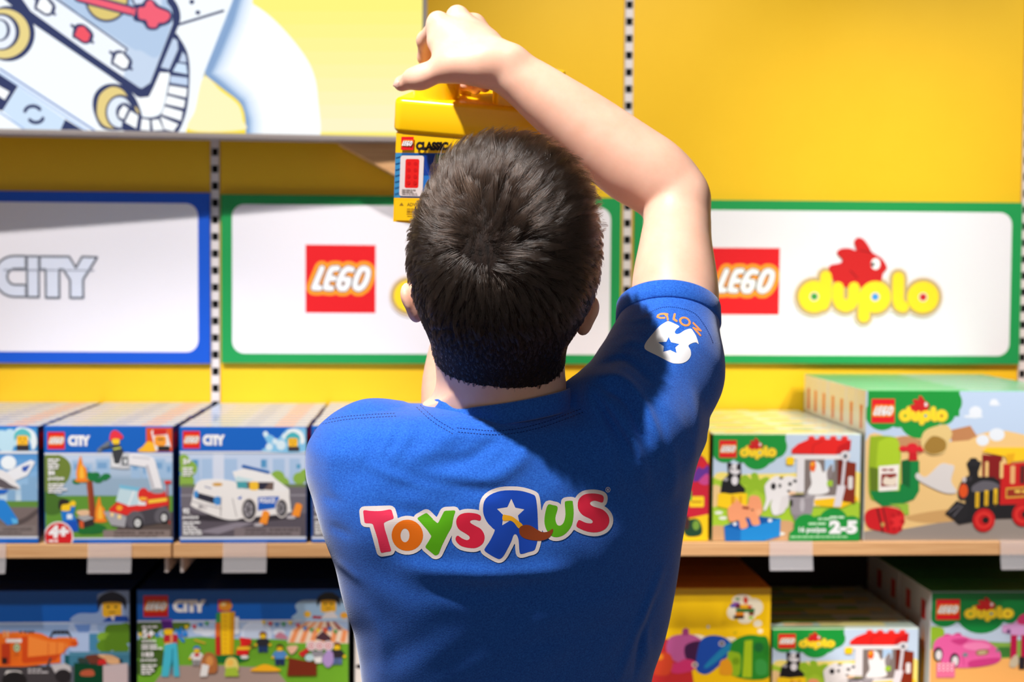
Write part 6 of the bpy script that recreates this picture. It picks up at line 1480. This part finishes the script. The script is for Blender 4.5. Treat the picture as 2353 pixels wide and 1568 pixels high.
lid = loc_child('lid', auto(rbox(BW / 2, BD / 2, BH - LH, BH, .011, .006)), bx)
for i in range(2):
    for j in range(4):
        bm = bmesh.new(); bmesh.ops.create_cone(bm, cap_ends=True, segments=40, radius1=.0268, radius2=.0268, depth=.0225)
        es = [ed for ed in bm.edges if all(v.co.z > 0 for v in ed.verts) and len(ed.link_faces) == 2 and any(f_.normal.z > .9 for f_ in ed.link_faces)]
        bmesh.ops.bevel(bm, geom=es, offset=.003, segments=3, affect='EDGES', profile=.5)
        bm.transform(Matrix.Translation((-BW / 4 - .002 + i * (BW / 2 + .004), -BD / 2 + .034 + j * (BD - .068) / 3, BH + .0105)))
        link('stud', auto(from_bm(bm)), bx, lid)
# paper label wrapped on the front and sides
A = Art(2.8, 860, 0)
A.rect(130, 858, 1300, 1430, (252, 198, 8)); A.rect(130, 978, 1300, 1262, (20, 84, 150))
for x, y, a, b, c in ((130, 980, 45, 280, (60, 140, 190)), (330, 985, 80, 130, (20, 60, 150)), (405, 985, 120, 60, (10, 110, 50)), (405, 1045, 140, 200, (30, 90, 190)), (540, 985, 120, 260, (226, 50, 40)), (670, 985, 110, 260, (250, 200, 30)), (790, 985, 120, 260, (40, 150, 60)), (920, 985, 200, 260, (20, 100, 200)), (330, 1120, 80, 130, (40, 110, 190))): A.rect(x, y, x + a, y + b, c)
for k in range(7): A.line([(135, 1010 + k * 38), (170, 1000 + k * 38)], 5, (20, 70, 130), cap=0)
A.rrect(168, 994, 328, 1250, 16, (226, 214, 210)); A.rrect(203, 1015, 298, 1198, 12, (226, 30, 26)); [A.ell(228 + 45 * (k % 2), 1045 + 40 * (k // 2), 13, 13, (206, 20, 20)) for k in range(8)]; smallprint(A, 186, 1206, 3, 7, 110, (150, 140, 136))
lego(A, 170, 876, 254, 958); A.text('CLASSIC', 272, 905, 492, 960, BLK, .09)
A.rrect(142, 1270, 640, 1404, 10, (236, 180, 10)); A.rrect(145, 1273, 637, 1401, 10, (250, 198, 20)); A.poly([(190, 1288), (206, 1310), (174, 1310)], (150, 110, 30)); A.text('ADVERTENCIA', 228, 1290, 420, 1312, (110, 80, 30), .02); smallprint(A, 228, 1326, 4, 7, 200, (170, 130, 30))
# the drawing is sheared in the photo: straighten (lines drop 8 px per 100)
for k, (Pp, T, c, zz) in enumerate(A.L): A.L[k] = ([(x, y - (x - 907) * .075) for x, y in Pp], T, c, zz)
pm = PM(); x, y = BW / 2 - .0035, BD / 2 - .0035; z1, z0 = BH - LH - .001, .001; g = .0006; r_ = .0065
def fc(a, c): pm.face(a, c)
fc([(-x + r_, -y - g, z0), (x - r_, -y - g, z0), (x - r_, -y - g, z1), (-x + r_, -y - g, z1)], (252, 198, 8))
fc([(x + g, -y + r_, z0), (x + g, y - r_, z0), (x + g, y - r_, z1), (x + g, -y + r_, z1)], (252, 198, 8))
fc([(-x - g, y - r_, z0), (-x - g, -y + r_, z0), (-x - g, -y + r_, z1), (-x - g, y - r_, z1)], (252, 198, 8))
def corner(sx):
    q = []
    for i in range(7):
        a = math.pi / 2 * i / 6; q.append((sx * (x - r_ + (r_ + g) * math.sin(a)), -(y - r_ + (r_ + g) * math.cos(a))))
    for (a, b), c in zip(zip(q, q[1:]), range(6)):
        fs = [(a[0], a[1], z0), (b[0], b[1], z0), (b[0], b[1], z1), (a[0], a[1], z1)]
        fc(fs if sx > 0 else fs[::-1], (252, 198, 8))
        zt2, zb2 = z1 - (z1 - z0) * .225, z1 - (z1 - z0) * .72
        e_ = 1.00002
        fs = [(a[0] * e_ * 1.0006, a[1] * 1.0004, zb2), (b[0] * 1.0006, b[1] * 1.0004, zb2), (b[0] * 1.0006, b[1] * 1.0004, zt2), (a[0] * 1.0006, a[1] * 1.0004, zt2)]
        fc(fs if sx > 0 else fs[::-1], (50, 130, 185))
corner(1); corner(-1)
pm.art(A.norm(907, 306, 1255, 505), (-x + .001, -y - g, z1), (2 * x - .002, 0, 0), (0, 0, z0 - z1), (0, -1, 0), lift=4e-5)
for sx in (-1, 1): pm.art(U(lambda A: (A.rect(0, .225, 1, .72, (20, 84, 150)), A.rect(.1, .3, .4, .65, (226, 40, 40)), A.rect(.5, .3, .9, .65, (40, 150, 60)))), (sx * (x + g), -y + r_, z1), (0, 2 * y - 2 * r_, 0), (0, 0, z0 - z1), (sx, 0, 0), lift=4e-5)
loc_child('paper_label', pm.build(), MATS['printed_card'])
# ------------------------------------------------------------------ light
def spot(name, loc, target, power, size=math.radians(60), blend=.5, radius=.03, col=(1, .95, .88)):
    ld = bpy.data.lights.new(name, 'SPOT'); ld.energy = power; ld.spot_size = size; ld.spot_blend = blend; ld.shadow_soft_size = radius; ld.color = col
    o = bpy.data.objects.new(name, ld); COL.objects.link(o); o.location = loc
    o.rotation_euler = (Vector(target) - Vector(loc)).to_track_quat('-Z', 'Y').to_euler(); return o
spot('ceiling_spot_key', (-.74, .62, 3.3), (.03, 1.43, 1.38), 430, math.radians(38), .35, .035, (1, .97, .95))
for x, e, t in ((-.72, 170, 0), (.46, 155, 0), (1.42, 150, 0)):
    spot('ceiling_spot_wall', (x, 1.55, 3.05), (x + t, YW - .1, 1.42), e, math.radians(56), .9, .03, (1, .965, .93))
for x, t in ((-1.6, -.60), (2.0, .72)):
    spot('shelf_fill_spot', (x, .85, 3.3), (t, 2.6, 1.03), 250, math.radians(27), .6, .04, (1, .965, .94))  # added fill lamps to brighten the box fronts, no such fittings known
wd = bpy.data.worlds.new('shop_air'); SC.world = wd; wd.use_nodes = True
bg = wd.node_tree.nodes['Background']; bg.inputs[0].default_value = (1, .96, .92, 1); bg.inputs[1].default_value = .27
# ------------------------------------------------------------------ camera
cd_ = bpy.data.cameras.new('camera'); cam = bpy.data.objects.new('camera', cd_); COL.objects.link(cam)
R = Matrix((rt, up, -fwd)).transposed().to_4x4(); R.translation = CAM; cam.matrix_world = R
cd_.sensor_width = 36; cd_.lens = 36 * F / W; cd_.clip_start = .05
cd_.dof.use_dof = True; cd_.dof.focus_distance = 1.38; cd_.dof.aperture_fstop = 6.3; cd_.dof.aperture_blades = 8
SC.camera = cam
vs = SC.view_settings; vs.view_transform = 'Standard'; vs.look = 'None'; vs.gamma = 1; vs.use_curve_mapping = False; vs.exposure = 0
SC.cycles.use_denoising = True
SC.cycles.max_bounces = 6; SC.cycles.transparent_max_bounces = 8
